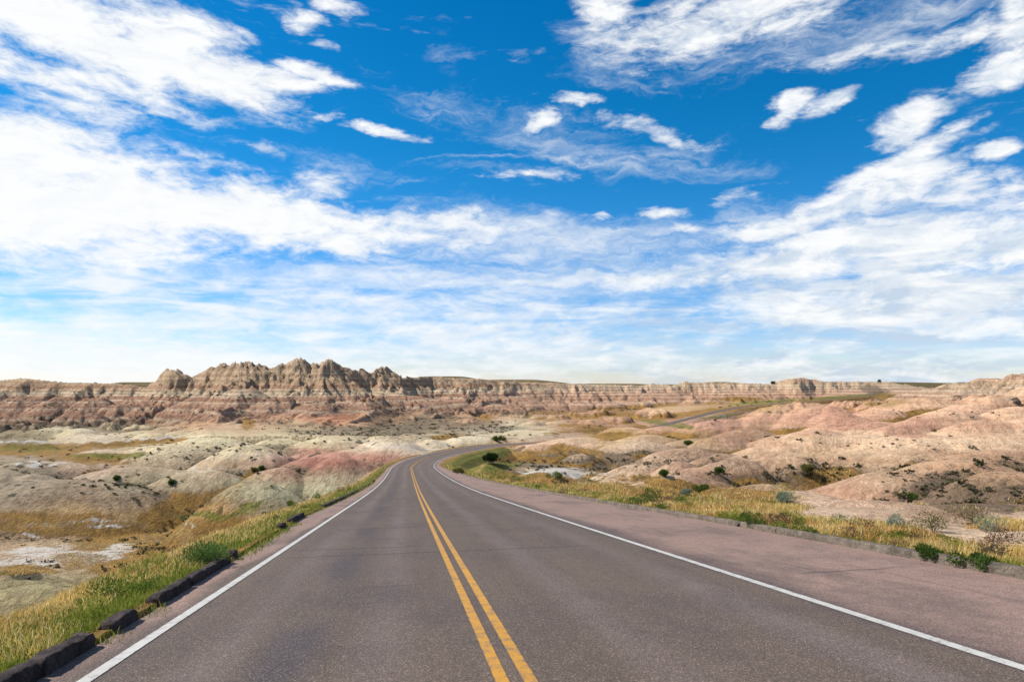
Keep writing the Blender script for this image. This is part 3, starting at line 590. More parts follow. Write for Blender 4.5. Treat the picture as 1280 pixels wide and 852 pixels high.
def land_material():
    m, g, b = new_mat('badland_soil'); P = g.pos(); x, y, z = g.sep(P)
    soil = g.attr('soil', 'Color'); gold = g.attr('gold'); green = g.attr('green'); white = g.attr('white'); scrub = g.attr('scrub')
    rock = g.attr('rock'); rw = g.attr('rightness'); plain = g.attr('plain')
    n1 = g.noise(P, 0.35, 6, 0.6); n2 = g.noise(P, 2.6, 6, 0.65); n3 = g.noise(P, 0.06, 5, 0.6); nf = g.noise(P, 9.0, 4, 0.7)
    # beds of clay: bands level with the ground of the wall, gently waved
    zb = g.m('ADD', z, g.m('ADD', g.m('MULTIPLY', g.m('SUBTRACT', n3, 0.5), 0.8), g.m('MULTIPLY', g.m('SUBTRACT', n1, 0.5), 0.7)))
    zb = g.m('ADD', zb, g.m('MULTIPLY', x, -0.003))
    def soft(st, con=1.0):
        a = np.array(st, float); b = a.copy(); b[1:-1,1:] = 1.24*a[1:-1,1:]-0.12*a[:-2,1:]-0.12*a[2:,1:]
        g_ = b[:,1:].mean(1, keepdims=True); b[:,1:] = g_+(b[:,1:]-g_)*0.80+5
        mm = b[:,1:].mean(0); b[:,1:] = mm+(b[:,1:]-mm)*con; return [tuple(r) for r in b]
    ramp = g.new('ShaderNodeValToRGB'); cr = ramp.color_ramp
    stops = [(-22,170,135,115),(-19,176,138,118),(-17.5,204,178,152),(-16.5,182,142,122),(-14,202,160,136),(-12.4,216,188,162),(-11.8,190,148,126),(-9.5,212,170,145),(-8.6,226,198,170),(-8.0,194,152,130),
             (-6.2,205,160,136),(-5.4,228,206,176),(-4.4,215,190,160),(-3.7,232,214,184),(-2.4,205,180,150),(-1.4,222,200,168),(-0.6,206,168,138),(0.8,200,158,130),(2.5,212,184,152),(4.5,198,168,138),(6,218,192,160),(8,202,172,142),(10,220,196,164),(13,198,172,144),(18,218,200,174)]
    while len(cr.elements) < len(stops): cr.elements.new(0.5)
    for e, s in zip(cr.elements, soft(stops)): e.position = (s[0]+23)/42; e.color = (*lin(clay(s[1:]), KS), 1)
    g.put(ramp.inputs[0], g.m('DIVIDE', g.m('ADD', zb, 23), 42))
    rampR = g.new('ShaderNodeValToRGB'); cr = rampR.color_ramp
    stops = [(-22,200,150,130),(-17,200,150,128),(-14.5,236,196,168),(-13.2,186,134,112),(-11,222,176,148),(-9.6,184,132,110),(-8.4,238,205,178),(-7.2,196,146,122),(-6,240,214,186),(-4.8,206,166,136),(-3.5,242,224,196),(-2.0,214,188,154),(-0.6,240,222,190),(1.0,222,200,162),(3,240,200,170),(5,236,185,155),(8,238,205,175)]
    while len(cr.elements) < len(stops): cr.elements.new(0.5)
    for e, s in zip(cr.elements, soft(stops, 0.66)): e.position = (s[0]+23)/42; e.color = (*lin(clay(s[1:]), KS), 1)
    g.put(rampR.inputs[0], g.m('DIVIDE', g.m('ADD', zb, 23), 42))
    beds = g.mix(rw, ramp.outputs[0], rampR.outputs[0])
    thinb = g.noise(g.comb(g.m('MULTIPLY', x, 0.01), g.m('MULTIPLY', y, 0.01), zb), 1.7, 4, 0.7)
    beds = g.mix(1.0, beds, g.mix(g.rng(thinb, 0.35, 0.65), (0.86, 0.82, 0.80), (1.07, 1.07, 1.06)), 'MULTIPLY')
    col = g.mix(rock, soil, beds)
    # faint bedding on the mounds too
    bedm = g.noise(g.comb(g.m('MULTIPLY', x, 0.02), g.m('MULTIPLY', y, 0.02), g.m('ADD', z, g.m('MULTIPLY', n1, 0.5))), 1.1, 4, 0.65)
    col = g.mix(1.0, col, g.mix(g.rng(bedm, 0.35, 0.68), (0.92, 0.86, 0.84), (1.05, 1.05, 1.04)), 'MULTIPLY')
    # mottling of the dry clay
    v = g.m('ADD', g.m('MULTIPLY', g.m('SUBTRACT', n2, 0.5), 0.65), g.m('ADD', g.m('MULTIPLY', g.m('SUBTRACT', n1, 0.5), 0.7), g.m('MULTIPLY', g.m('SUBTRACT', nf, 0.5), 0.4)))
    hs = g.new('ShaderNodeHueSaturation'); g.put(hs.inputs['Value'], g.m('ADD', 1.0, v)); g.put(hs.inputs['Color'], col); col = hs.outputs[0]
    crk = g.rng(g.noise(g.vm('MULTIPLY', P, (1.0, 1.0, 0.16)), 0.9, 8, 0.72, 0.4), 0.40, 0.58)
    col = g.mix(1.0, col, g.mix(crk, (0.80, 0.77, 0.74), (1.05, 1.05, 1.05)), 'MULTIPLY')
    # pale salt wash
    wm = g.rng(g.m('ADD', white, g.m('ADD', g.m('MULTIPLY', g.m('SUBTRACT', n2, 0.5), 1.1), g.m('MULTIPLY', g.m('SUBTRACT', n1, .5), .7))), 0.38, 0.62)
    wm = g.m('MULTIPLY', wm, g.rng(white, 0.02, 0.2))
    col = g.mix(wm, col, lin((246, 234, 218), K))
    # dark scrub and weathered crust in mottled clumps
    sc = g.noise(P, 1.15, 5, 0.75); sc2 = g.vor(g.vm('ADD', P, g.vm('SCALE', g.noise(P, 1.2, 3, color=True), 0.8)), 0.85)
    dots = g.rng(g.m('ADD', sc2, g.m('MULTIPLY', g.m('SUBTRACT', sc, 0.5), 0.9)), 0.36, 0.22)
    sm = g.m('MULTIPLY', g.rng(g.m('ADD', g.m('MULTIPLY', scrub, 0.75), g.m('SUBTRACT', sc, 0.5)), 0.24, 0.66), 0.66)
    sm = g.m('MAXIMUM', sm, g.m('MULTIPLY', g.m('MULTIPLY', dots, g.rng(scrub, 0.05, 0.6)), 0.95), clamp=True)
    sm = g.m('MULTIPLY', sm, g.m('SUBTRACT', 1.0, g.m('MULTIPLY', wm, 0.8)))
    scol = g.mix(g.noise(P, 0.7, 3), (0.075, 0.062, 0.042), (0.15, 0.118, 0.085))
    col = g.mix(sm, col, scol)
    # hardy plants on the wall: sparse dark flecks
    fl = g.rng(g.m('ADD', g.vor(P, 0.33), g.m('MULTIPLY', g.m('SUBTRACT', g.noise(P, 0.09, 4), 0.5), 2.4)), 0.10, 0.0)
    col = g.mix(g.m('MULTIPLY', g.m('MULTIPLY', fl, 0.8), g.rng(rw, 1.3, 0.0, 0.2, 1.0)), col, (0.06, 0.055, 0.035))
    # dry grass, golden, with olive patches
    gn = g.noise(g.vm('MULTIPLY', P, (1, 1, 0.3)), 1.7, 7, 0.72)
    gm = g.m('MULTIPLY', g.rng(g.m('ADD', gold, g.m('MULTIPLY', g.m('SUBTRACT', gn, 0.5), 1.6)), 0.22, 0.62), g.rng(gold, 0.02, 0.2))
    gc = g.mix(g.rng(g.noise(P, 0.22, 5, 0.7), 0.36, 0.64), lin((228, 174, 92), K), lin((176, 136, 74), K))
    gc = g.mix(g.rng(gn, 0.35, 0.7), g.mix(0.5, gc, (0.07, 0.05, 0.02)), gc)
    col = g.mix(g.m('MULTIPLY', gm, 0.94), col, gc)
    em = g.m('MULTIPLY', g.rng(g.m('ADD', green, g.m('MULTIPLY', g.m('SUBTRACT', gn, 0.5), 1.5)), 0.3, 0.7), 0.9)
    ec = g.mix(g.rng(g.noise(P, 0.5, 4, 0.7), 0.35, 0.65), (0.085, 0.10, 0.02), (0.22, 0.20, 0.045))
    col = g.mix(em, col, ec)
    # short-grass prairie on the tablelands
    col = g.mix(g.m('MULTIPLY', plain, g.rng(g.m('ADD', g.noise(P, 0.05, 5, 0.7), g.m('MULTIPLY', plain, 0.4)), 0.4, 0.75)), col, g.mix(g.noise(P, 0.02, 4), (0.10, 0.085, 0.035), (0.22, 0.16, 0.07)))
    g.put(b.inputs['Base Color'], col); b.inputs['Roughness'].default_value = 0.95; b.inputs['Specular IOR Level'].default_value = 0.1
    hgt = g.m('ADD', g.m('MULTIPLY', n2, 0.35), g.m('ADD', g.m('MULTIPLY', nf, 0.10), g.m('MULTIPLY', n1, 0.6)))
    hgt = g.m('ADD', hgt, g.m('MULTIPLY', sm, 0.35)); hgt = g.m('ADD', hgt, g.m('MULTIPLY', g.m('MULTIPLY', gm, gn), 0.35))
    hgt = g.m('ADD', hgt, g.m('MULTIPLY', g.m('MULTIPLY', g.noise(P, 0.5, 8, 0.68, 0.6), rock), 1.9))
    flute = g.noise(g.vm('MULTIPLY', P, (1.0, 1.0, 0.12)), 0.42, 7, 0.66, 0.3)
    rill = g.noise(g.vm('MULTIPLY', P, (1.0, 1.0, 0.2)), 1.5, 6, 0.7, 0.3)
    hgt = g.m('ADD', hgt, g.m('MULTIPLY', g.m('MULTIPLY', flute, rock), 3.4)); hgt = g.m('ADD', hgt, g.m('MULTIPLY', rill, 0.55))
    bump(g, b, hgt, 1.0, 1.0)
    return m
MAT_LAND = land_material()
def build_land():
    V = np.stack([GX, GY, GZ], -1).reshape(-1, 3)
    i = np.arange(NR-1)[:,None]; j = np.arange(NT)[None,:]; j2 = (j+1) % NT
    f = np.stack([i*NT+j, i*NT+j2, (i+1)*NT+j2, (i+1)*NT+j], -1).reshape(-1, 4)
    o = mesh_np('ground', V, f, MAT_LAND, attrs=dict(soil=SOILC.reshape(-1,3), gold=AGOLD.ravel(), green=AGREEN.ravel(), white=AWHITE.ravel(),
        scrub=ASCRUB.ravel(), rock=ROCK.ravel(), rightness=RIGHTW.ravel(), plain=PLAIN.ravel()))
    tag(o, kind='structure'); return o
build_land()

# ------------------------------------------------------------------ road
def road_material():
    m, g, b = new_mat('chip_seal_asphalt'); P = g.pos()
    u = g.attr('off'); s = g.attr('along'); sh = g.attr('shoulder')
    agg = g.vor(P, 120.0, out='Color'); av = g.sep(agg)[0]
    agg2 = g.noise(P, 80.0, 3, 0.8); mid = g.noise(P, 6.0, 5, 0.7)
    lane = g.comb(u, g.m('MULTIPLY', s, 0.035), 0.0)
    streak = g.noise(lane, 1.7, 5, 0.6)
    big = g.noise(g.comb(g.m('MULTIPLY', u, 0.5), g.m('MULTIPLY', s, 0.12), 3.0), 1.0, 4, 0.6)
    base = g.mix(streak, lin((97, 82, 71), K), lin((131, 112, 97), K))
    pink = g.mix(mid, lin((150, 121, 108), K), lin((196, 161, 142), K))
    # the seam between lane and shoulder wanders
    us = g.m('ADD', sh, g.m('MULTIPLY', g.m('SUBTRACT', g.noise(g.comb(g.m('MULTIPLY', u, .5), g.m('MULTIPLY', s, 0.25), 0), 1.0, 5, 0.6), 0.5), 0.9))
    col = g.mix(g.rng(us, 0.02, 0.30), base, pink)
    # darker worn band just outside the right line and dark wheel tracks
    band = g.m('MULTIPLY', g.rng(us, -0.25, 0.05), g.rng(us, 0.75, 0.25))
    col = g.mix(g.m('MULTIPLY', band, g.m('MULTIPLY', g.rng(u, 0, 1), g.rng(big, 0.3, 0.6, 0.25, 0.7))), col, lin((88, 76, 76), K))
    wl = None
    for c, wd in ((-2.5, .42), (-1.05, .42), (1.25, .45), (2.95, .5)):
        t = g.rng(g.m('ABSOLUTE', g.m('SUBTRACT', u, c)), wd, 0.0)
        wl = t if wl is None else g.m('MAXIMUM', wl, t)
    col = g.mix(g.m('MULTIPLY', wl, g.rng(big, 0.25, 0.7, 0.10, 0.55)), col, lin((142, 126, 122), K))
    oil = g.m('MULTIPLY', g.rng(g.m('ABSOLUTE', g.m('ADD', u, 1.85)), 0.45, 0.05), g.rng(g.noise(g.comb(u, g.m('MULTIPLY', s, 0.3), 9.0), 1.0, 5, 0.6), 0.38, 0.62))
    col = g.mix(g.m('MULTIPLY', oil, 0.8), col, lin((84, 76, 80), K))
    # rubbed-in dark streaks that wander along the shoulder and the lanes
    sk = g.noise(g.comb(g.m('ADD', g.m('MULTIPLY', u, 2.2), g.m('MULTIPLY', g.noise(g.comb(0.0, g.m('MULTIPLY', s, 0.12), 1.0), 1.0, 3), 2.5)), g.m('MULTIPLY', s, 0.10), 7.0), 1.0, 6, 0.65)
    col = g.mix(g.m('MULTIPLY', g.rng(sk, 0.56, 0.72), g.rng(us, -0.6, 0.6, 0.22, 0.5)), col, lin((86, 74, 72), K))
    col = g.mix(g.m('MULTIPLY', g.rng(g.noise(g.comb(g.m('MULTIPLY', u, .7), g.m('MULTIPLY', s, 0.35), 2.0), 1.0, 6, 0.7), 0.46, 0.66), 0.5), col, lin((92, 80, 78), K))
    # dark patch and fine tyre streaks
    pt = g.m('MULTIPLY', g.rng(g.m('ABSOLUTE', g.m('SUBTRACT', s, S0+8.9)), 1.1, 0.1), g.rng(g.m('ABSOLUTE', g.m('ADD', u, 1.5)), 1.4, 0.2))
    pt = g.m('MULTIPLY', pt, g.rng(mid, 0.35, 0.62)); col = g.mix(g.m('MULTIPLY', pt, 0.55), col, lin((78, 70, 74), K))
    tv = g.m('ADD', g.m('MULTIPLY', g.m('SUBTRACT', av, 0.5), 1.05), g.m('ADD', g.m('MULTIPLY', g.m('SUBTRACT', agg2, 0.5), 0.8), g.m('MULTIPLY', g.m('SUBTRACT', mid, 0.5), 0.22)))
    hs = g.new('ShaderNodeHueSaturation'); g.put(hs.inputs['Value'], g.m('ADD', 1.0, tv)); g.put(hs.inputs['Color'], col)
    col = g.mix(g.m('MULTIPLY', g.rng(av, 0.90, 0.96), 0.5), hs.outputs[0], lin((225, 195, 180), K))
    # cracks sealed across the road
    w = g.m('MULTIPLY', g.m('SUBTRACT', g.noise(g.comb(g.m('MULTIPLY', u, 0.8), 0.0, 5.0), 1.0, 5, 0.7), 0.5), 0.5)
    cr = None
    for s0, k, uu0, uu1 in ((13.55, 0.03, -3.3, 3.4), (14.6, -0.02, -3.4, 0.2), (9.9, 0.12, -1.6, -0.2), (19.5, 0.05, -3, 3), (27.0, -0.04, -3, 3), (38.0, 0.03, -3, 3), (9.0, 0.06, 4.6, 7.2), (15.6, 0.0, 4.6, 6.0)):
        t = g.rng(g.m('ABSOLUTE', g.m('SUBTRACT', g.m('SUBTRACT', s, S0+s0), g.m('ADD', w, g.m('MULTIPLY', u, k)))), 0.075, 0.025)
        t = g.m('MULTIPLY', t, g.m('MULTIPLY', g.rng(u, uu0, uu0+0.6), g.rng(u, uu1, uu1-1.2)))
        cr = t if cr is None else g.m('MAXIMUM', cr, t)
    col = g.mix(g.m('MULTIPLY', cr, 0.55), col, (0.02, 0.018, 0.02))
    g.put(b.inputs['Base Color'], col); b.inputs['Roughness'].default_value = 0.85; b.inputs['Specular IOR Level'].default_value = 0.3
    bump(g, b, g.m('ADD', av, g.m('MULTIPLY', agg2, 0.8)), 0.6, 0.012)
    return m
MAT_ROAD = road_material()
def build_road():
    s = np.concatenate([np.arange(S0-55, S0+70, 0.25), np.arange(S0+70, RS[-1]-2, 0.8)])
    el = edge_left(s) + 0.05*fbm(s/1.5, s*0+4, 3, 2); er = edge_right(s)
    el = el-0.06; er = er+0.06
    us = np.concatenate([np.linspace(0, 1, 22)])
    rows = []; offs = []; shs = []
    for k, t in enumerate(us):
        off = el+(er-el)*t; rows.append(off)
    offs = np.stack(rows, 1)
    V = np.stack([road_pt(s, offs[:,k], -0.010*abs(1)*0 ) for k in range(len(us))], 1)
    V[...,2] -= 0.012*np.abs(offs)*0
    # frayed outer margins sink below the soil
    n, k = offs.shape
    i = np.arange(n-1)[:,None]; j = np.arange(k-1)[None,:]
    f = np.stack([i*k+j, i*k+j+1, (i+1)*k+j+1, (i+1)*k+j], -1).reshape(-1,4)
    sh = np.maximum(-(offs+LW), offs-RW)
    o = mesh_np('road', V.reshape(-1,3), f, MAT_ROAD, attrs=dict(off=offs.ravel(), along=np.repeat(s, k), shoulder=sh.ravel()))
    tag(o, kind='structure')
    def paint(name, off, width, mat, s0, s1):
        ss = np.arange(s0, s1, 0.25); w = width/2
        L = road_pt(ss, off-w, 0.006); Rr = road_pt(ss, off+w, 0.006)
        dist = np.hypot(L[:,0], L[:,1]); L[:,2] += dist*0.00012; Rr[:,2] += dist*0.00012
        V = np.stack([L, Rr], 1).reshape(-1,3); i = np.arange(len(ss)-1)
        f = np.stack([2*i, 2*i+1, 2*i+3, 2*i+2], -1)
        o = mesh_np(name, V, f, mat, attrs=dict(across=np.tile([-1.0, 1.0], len(ss)), along=np.repeat(ss, 2)))
        tag(o, kind='structure')
    def paint_mat(name, c1, c2, wear):
        m, g, b = new_mat(name); P = g.pos()
        col = g.mix(g.noise(P, 1.2, 5, 0.6), lin(c1, K), lin(c2, K))
        n = g.noise(P, 45.0, 4, 0.75); n2 = g.noise(P, 7.0, 4, 0.7)
        a = g.m('ABSOLUTE', g.attr('across'))
        wm = g.rng(g.m('ADD', g.m('ADD', n, g.m('MULTIPLY', n2, 0.7)), g.m('MULTIPLY', g.m('POWER', a, 10.0), 0.14)), 1.10-wear, 1.18-wear)
        col = g.mix(g.m('MULTIPLY', wm, 0.75), col, (0.10, 0.082, 0.08))
        col = g.mix(g.m('MULTIPLY', g.rng(n2, 0.4, 0.7), 0.18), col, (0.12, 0.09, 0.06))
        g.put(b.inputs['Base Color'], col); b.inputs['Roughness'].default_value = 0.7
        bump(g, b, n, 0.4, 0.008); return m
    wm = paint_mat('white_road_paint', (236, 232, 224), (206, 200, 190), 0.16)
    ym = paint_mat('yellow_road_paint', (238, 172, 40), (208, 146, 40), 0.21)
    paint('road_marking_white_edge', -LW, 0.115, wm, S0-50, S0+238)
    paint('road_marking_white_edge', RW, 0.125, wm, S0-50, S0+238)
    paint('road_marking_yellow_middle', -0.105, 0.105, ym, S0-50, S0+238)
    paint('road_marking_yellow_middle', 0.105, 0.105, ym, S0-50, S0+238)
build_road()
print('road', time.time()-T0)

# ------------------------------------------------------------------ kerbs
def gat(A, x, y):
    r = np.hypot(x, y); t = np.arctan2(x, y); tt = np.where(t < TH[0], t+2*math.pi, t)
    i = np.clip(np.searchsorted(R, r), 0, NR-1); j = np.clip(np.searchsorted(TH, tt), 0, NT-1)
    return A[i, j]
def kerb_material(name, c1, c2, c3):
    m, g, b = new_mat(name); P = g.pos()
    n = g.noise(P, 3.0, 6, 0.7); s = g.vor(P, 60.0, out='Color'); sv = g.sep(s)[0]; nf = g.noise(P, 24.0, 5, 0.75)
    col = g.mix(g.rng(n, 0.36, 0.64), lin(c1, K), lin(c2, K))
    col = g.mix(g.rng(nf, 0.55, 0.7), col, lin(c3, K))
    hs = g.new('ShaderNodeHueSaturation'); g.put(hs.inputs['Value'], g.m('ADD', 0.65, g.m('MULTIPLY', sv, 0.7))); g.put(hs.inputs['Color'], col)
    g.put(b.inputs['Base Color'], hs.outputs[0]); b.inputs['Roughness'].default_value = 0.95; b.inputs['Specular IOR Level'].default_value = 0.15
    bump(g, b, g.m('ADD', sv, g.m('MULTIPLY', nf, 2.0)), 1.0, 0.03); return m
MAT_KL = kerb_material('dark_asphalt_kerb', (78, 68, 65), (122, 106, 100), (46, 40, 39))
MAT_KR = kerb_material('weathered_concrete_kerb', (138, 124, 110), (178, 162, 144), (84, 75, 68))
def kerb(side, q0, q1, w, h, mat, label, seed, group, step=0.04, tilt=0.0, rough=0.026):
    q0s, q1s = S0+q0, S0+q1; n = max(3, int((q1-q0)/step)); s = np.linspace(q0s, q1s, n)
    edge = edge_left(s) if side < 0 else edge_right(s)
    prof = np.array([(0,-.12),(0.0,0.0),(0.008,.35),(0.02,.72),(0.05,.92),(0.11,1.0),(0.5,1.04),(0.86,.98),(0.97,.85),(1.0,.5),(1.0,-.12)])
    V = []
    for k, (a, z) in enumerate(prof):
        jit = fbm(s/0.16+k*3.1, s*0+k*0.7+seed, 3, seed)*rough
        jit2 = fbm(s/0.35+k*1.3, s*0+k*0.7+seed+5, 3, seed+3)*rough*1.4
        slump = 1+0.16*fbm(s/1.4, s*0+seed, 3, seed+8)
        off = edge + side*(a*w + jit + tilt*0.4*(s-q0s)*0)
        zz = np.where(z < 0, -0.08, z*h*slump) + (jit2 if z > 0 else 0)
        end = np.minimum((s-q0s)/0.05, (q1s-s)/0.05).clip(0, 1)**.5
        zz = np.where(z > 0, zz*(0.72+0.28*end), zz)
        V.append(road_pt(s, off, zz))
    V = np.stack(V, 1); k = len(prof); base = road_pt(np.array([q0s]), float(np.mean(edge[:1])))[0]
    idx = np.arange(n*k).reshape(n, k); i = np.arange(n-1)[:,None]; j = np.arange(k-1)[None,:]
    f = np.stack([idx[i,j], idx[i+1,j], idx[i+1,j+1], idx[i,j+1]], -1).reshape(-1,4)
    if side > 0: f = f[:, ::-1]
    me = bpy.data.meshes.new('kerb_block')
    caps = [tuple(int(v) for v in idx[0]), tuple(int(v) for v in idx[-1][::-1])]
    me.from_pydata([tuple(v-base) for v in V.reshape(-1,3)], [], [tuple(int(a) for a in q) for q in f]+caps)
    me.polygons.foreach_set('use_smooth', np.ones(len(me.polygons), bool)); me.materials.append(mat)
    o = bpy.data.objects.new('kerb_block', me); COL.objects.link(o); o.location = Vector(base)
    tag(o, label, 'kerb', group); return o
GL, GR = 'broken asphalt kerb blocks beside the white line', 'weathered kerb pieces along the gravel shoulder'
kerb(-1, 2.2, 6.12, .17, .14, MAT_KL, 'long dark asphalt kerb block nearest the camera, cut off by the picture edge', 3, GL)
kerb(-1, 6.16, 7.15, .17, .14, MAT_KL, 'short dark kerb block right behind the nearest one, before the grass gap', 9, GL)
kerb(-1, 7.62, 8.30, .16, .13, MAT_KL, 'dark kerb stub standing between two grassy gaps', 15, GL)
kerb(-1, 9.05, 10.5, .16, .13, MAT_KL, 'dark kerb block just past the grassy gap, second longest on this side', 21, GL)
kerb(-1, 10.55, 13.1, .16, .13, MAT_KL, 'dark kerb block ending beside the leafy green weed clump', 27, GL)
kerb(-1, 13.5, 13.75, .16, .17, MAT_KL, 'small upright broken kerb chip half hidden by grass', 33, GL, step=.03)
kerb(-1, 20.0, 20.7, .2, .16, MAT_KL, 'small dark kerb fragment poking out of tall green grass', 39, GL)
kerb(-1, 22.2, 25.2, .2, .16, MAT_KL, 'farthest dark kerb block on the grassy drop-off side', 45, GL)
kerb(-1, 31, 74, .2, .12, MAT_KL, 'long low kerb remnant almost buried in grass before the bend', 47, GL, step=.2)
kerb(1, -4, 14.55, .24, .13, MAT_KR, 'long grey kerb piece in the near corner beside two dark green bushes', 51, GR)
kerb(1, 14.6, 16.35, .24, .13, MAT_KR, 'short grey kerb piece between two joints in the long kerb', 57, GR)
kerb(1, 16.5, 62, .22, .12, MAT_KR, 'long curving grey kerb piece in front of the golden grass', 63, GR, step=.15, rough=.02)
kerb(1, 62.1, 124, .22, .13, MAT_KR, 'distant thin kerb piece curving into the bend', 69, GR, step=.3, rough=.02)

# ------------------------------------------------------------------ grass
def leaf_mat(name, rough=0.7, trans=0.35):
    m = bpy.data.materials.new(name); m.use_nodes = True; t = m.node_tree; t.nodes.clear(); g = N(t)
    out = g.new('ShaderNodeOutputMaterial'); d = g.new('ShaderNodeBsdfDiffuse'); tr = g.new('ShaderNodeBsdfTranslucent'); mx = g.new('ShaderNodeMixShader')
    c = g.attr('tint', 'Color'); g.put(d.inputs[0], c); g.put(tr.inputs[0], c); mx.inputs[0].default_value = trans
    g.l.new(d.outputs[0], mx.inputs[1]); g.l.new(tr.outputs[0], mx.inputs[2]); g.l.new(mx.outputs[0], out.inputs[0]); return m
MAT_LEAF = leaf_mat('leaf'); MAT_GRASS = leaf_mat('grass_blade', trans=0.4)
def blades(name, x, y, z, hgt, wid, lean, col, label, mat=MAT_GRASS):
    n = len(x); a = rng.uniform(0, 2*math.pi, n); la = rng.uniform(0, 2*math.pi, n)
    dx, dy = np.cos(a)*wid*.5, np.sin(a)*wid*.5; lx, ly = np.cos(la)*lean*hgt, np.sin(la)*lean*hgt
    B = np.stack([x, y, z-0.02], -1)
    def P(t, w): return B+np.stack([lx*t*t, ly*t*t, hgt*t*(1-0.25*lean*t)], -1)+np.stack([dx*w, dy*w, 0*dx], -1)
    V = np.stack([P(0,-1), P(0,1), P(.45,-.85), P(.45,.85), P(.78,-.5), P(.78,.5), P(1,0), P(1,0.02)], 1).reshape(-1,3)
    o = np.arange(n)[:,None]*8
    f = np.concatenate([o+np.array([[0,1,3,2]]), o+np.array([[2,3,5,4]]), o+np.array([[4,5,7,6]])], 0)
    sh = np.array([1.0]*8)
    c = np.repeat(col, 8, 0)*np.tile(sh, n)[:,None]
    ob = mesh_np(name, V, f, mat, smooth=True, attrs=dict(tint=c)); tag(ob, label, 'grass', kind='stuff'); return ob
def grass():
    N0 = 900000
    th = np.arctan(rng.uniform(-0.80, 0.80, N0)); r = np.exp(rng.uniform(math.log(3.4), math.log(125), N0))
    x, y = r*np.sin(th), r*np.cos(th)
    s, d, zr = road_local(x, y); el, er = edge_left(s), edge_right(s)
    e = np.where(d < 0, el-0.2-d, d-er-0.25)
    gold, green = gat(AGOLD, x, y), gat(AGREEN, x, y)
    cl = fbm(x/0.55, y/0.55, 3, 41); cl2 = fbm(x/2.6, y/2.6, 3, 43)
    left = d < 0
    p = np.clip(gold*1.0+cl*1.3+cl2*1.3-0.15, 0, 1)*(gold > 0.12)
    p = np.where(left & (e < 2.4) & (e > 0), np.clip(0.8+cl*0.5, 0, 1)*(1-sstep(0.9, 2.3, e+cl)), p)
    p = np.maximum(p, np.clip(green*0.9+cl*.8, 0, 1)*(green > .25))
    p *= np.where(r > 60, .85, 1)
    keep = (rng.uniform(0, 1, N0) < p) & (e > -0.02)
    # grass growing through the gaps of the broken kerb
    gaps = [(7.15,7.62),(8.30,9.05),(13.1,13.5),(13.75,20.0),(20.7,22.2),(25.2,70)]
    gx = []; 
    for a, b in gaps:
        k = int((b-a)*(360 if b < 30 else 90)); q = rng.uniform(a, b, k); ss = S0+q
        off = edge_left(ss)+rng.normal(-0.10, 0.16 if b < 30 else .12, k)
        pt = road_pt(ss, off); gx.append(pt)
    gx = np.vstack(gx)
    x, y, e, left, cl, cl2, gold, green, r = [v[keep] for v in (x, y, e, left, cl, cl2, gold, green, r)]
    z = zat(x, y)
    x = np.r_[x, gx[:,0]]; y = np.r_[y, gx[:,1]]; z = np.r_[z, gx[:,2]]; m = len(gx)
    e = np.r_[e, np.zeros(m)]; left = np.r_[left, np.ones(m, bool)]; cl = np.r_[cl, np.zeros(m)]; cl2 = np.r_[cl2, rng.normal(0, .2, m)]
    gold = np.r_[gold, np.ones(m)]; green = np.r_[green, np.ones(m)]; r = np.hypot(x, y)
    n = len(x); u = rng.uniform(0, 1, n)
    # which are green: the strip by the kerb, damp hollows, scattered clumps
    gp = np.where(left, 1-sstep(0.18, 0.78, e+cl2*1.3), (1-sstep(0.2, 0.8, e+cl2*.9))*0.85)
    gp = np.maximum(gp, green*(.8)); gp = np.maximum(gp, sstep(0.14, 0.40, cl2)*0.75)
    isg = u < gp
    G1, G2, G3 = np.array([.115,.165,.022]), np.array([.23,.25,.045]), np.array([.33,.33,.06])
    S1, S2, S3 = np.array([.62,.44,.17]), np.array([.46,.28,.08]), np.array([.70,.55,.28])
    v = rng.uniform(0, 1, (n,1)); w = rng.uniform(0, 1, (n,1)); S1 = np.array([.64,.46,.16]); S2 = np.array([.48,.32,.085])
    cg = np.where(w < .2, G3, G1*(1-v)+G2*v); cs = np.where(w < .25, S3, S1*(1-v)+S2*v)
    rr = (~left & (cl2 < -0.05))[:,None]; cs = np.where(rr & (v > .3), cs*np.array([.80,.62,.52]), cs)*(1+0.5*np.clip(fbm(x/1.3, y/1.3, 3, 47), -.6, .6))[:,None]
    hgt = np.where(isg, rng.uniform(.08, .22, n), rng.uniform(.08, .28, n))*(0.85+0.6*np.clip(cl2, -.5, .8))
    hgt = np.where(left, hgt*0.66, hgt*0.88)*np.where(r > 50, 1.6, 1)
    hgt = np.where(~left & (e < .35), hgt*.6, hgt)
    wid = 0.0035+0.0009*r*rng.uniform(.6, 1.1, n)
    lean = rng.uniform(.05, .75, n)
    for nm, mk, c, lb in (('green_grass', isg, cg, 'fresh green grass growing along the kerbs and in damp hollows'), ('dry_grass', ~isg, cs, 'golden dry grass on the road verges')):
        blades(nm, x[mk], y[mk], z[mk], hgt[mk], wid[mk], lean[mk], c[mk], lb)
    print('blades', n)
grass()

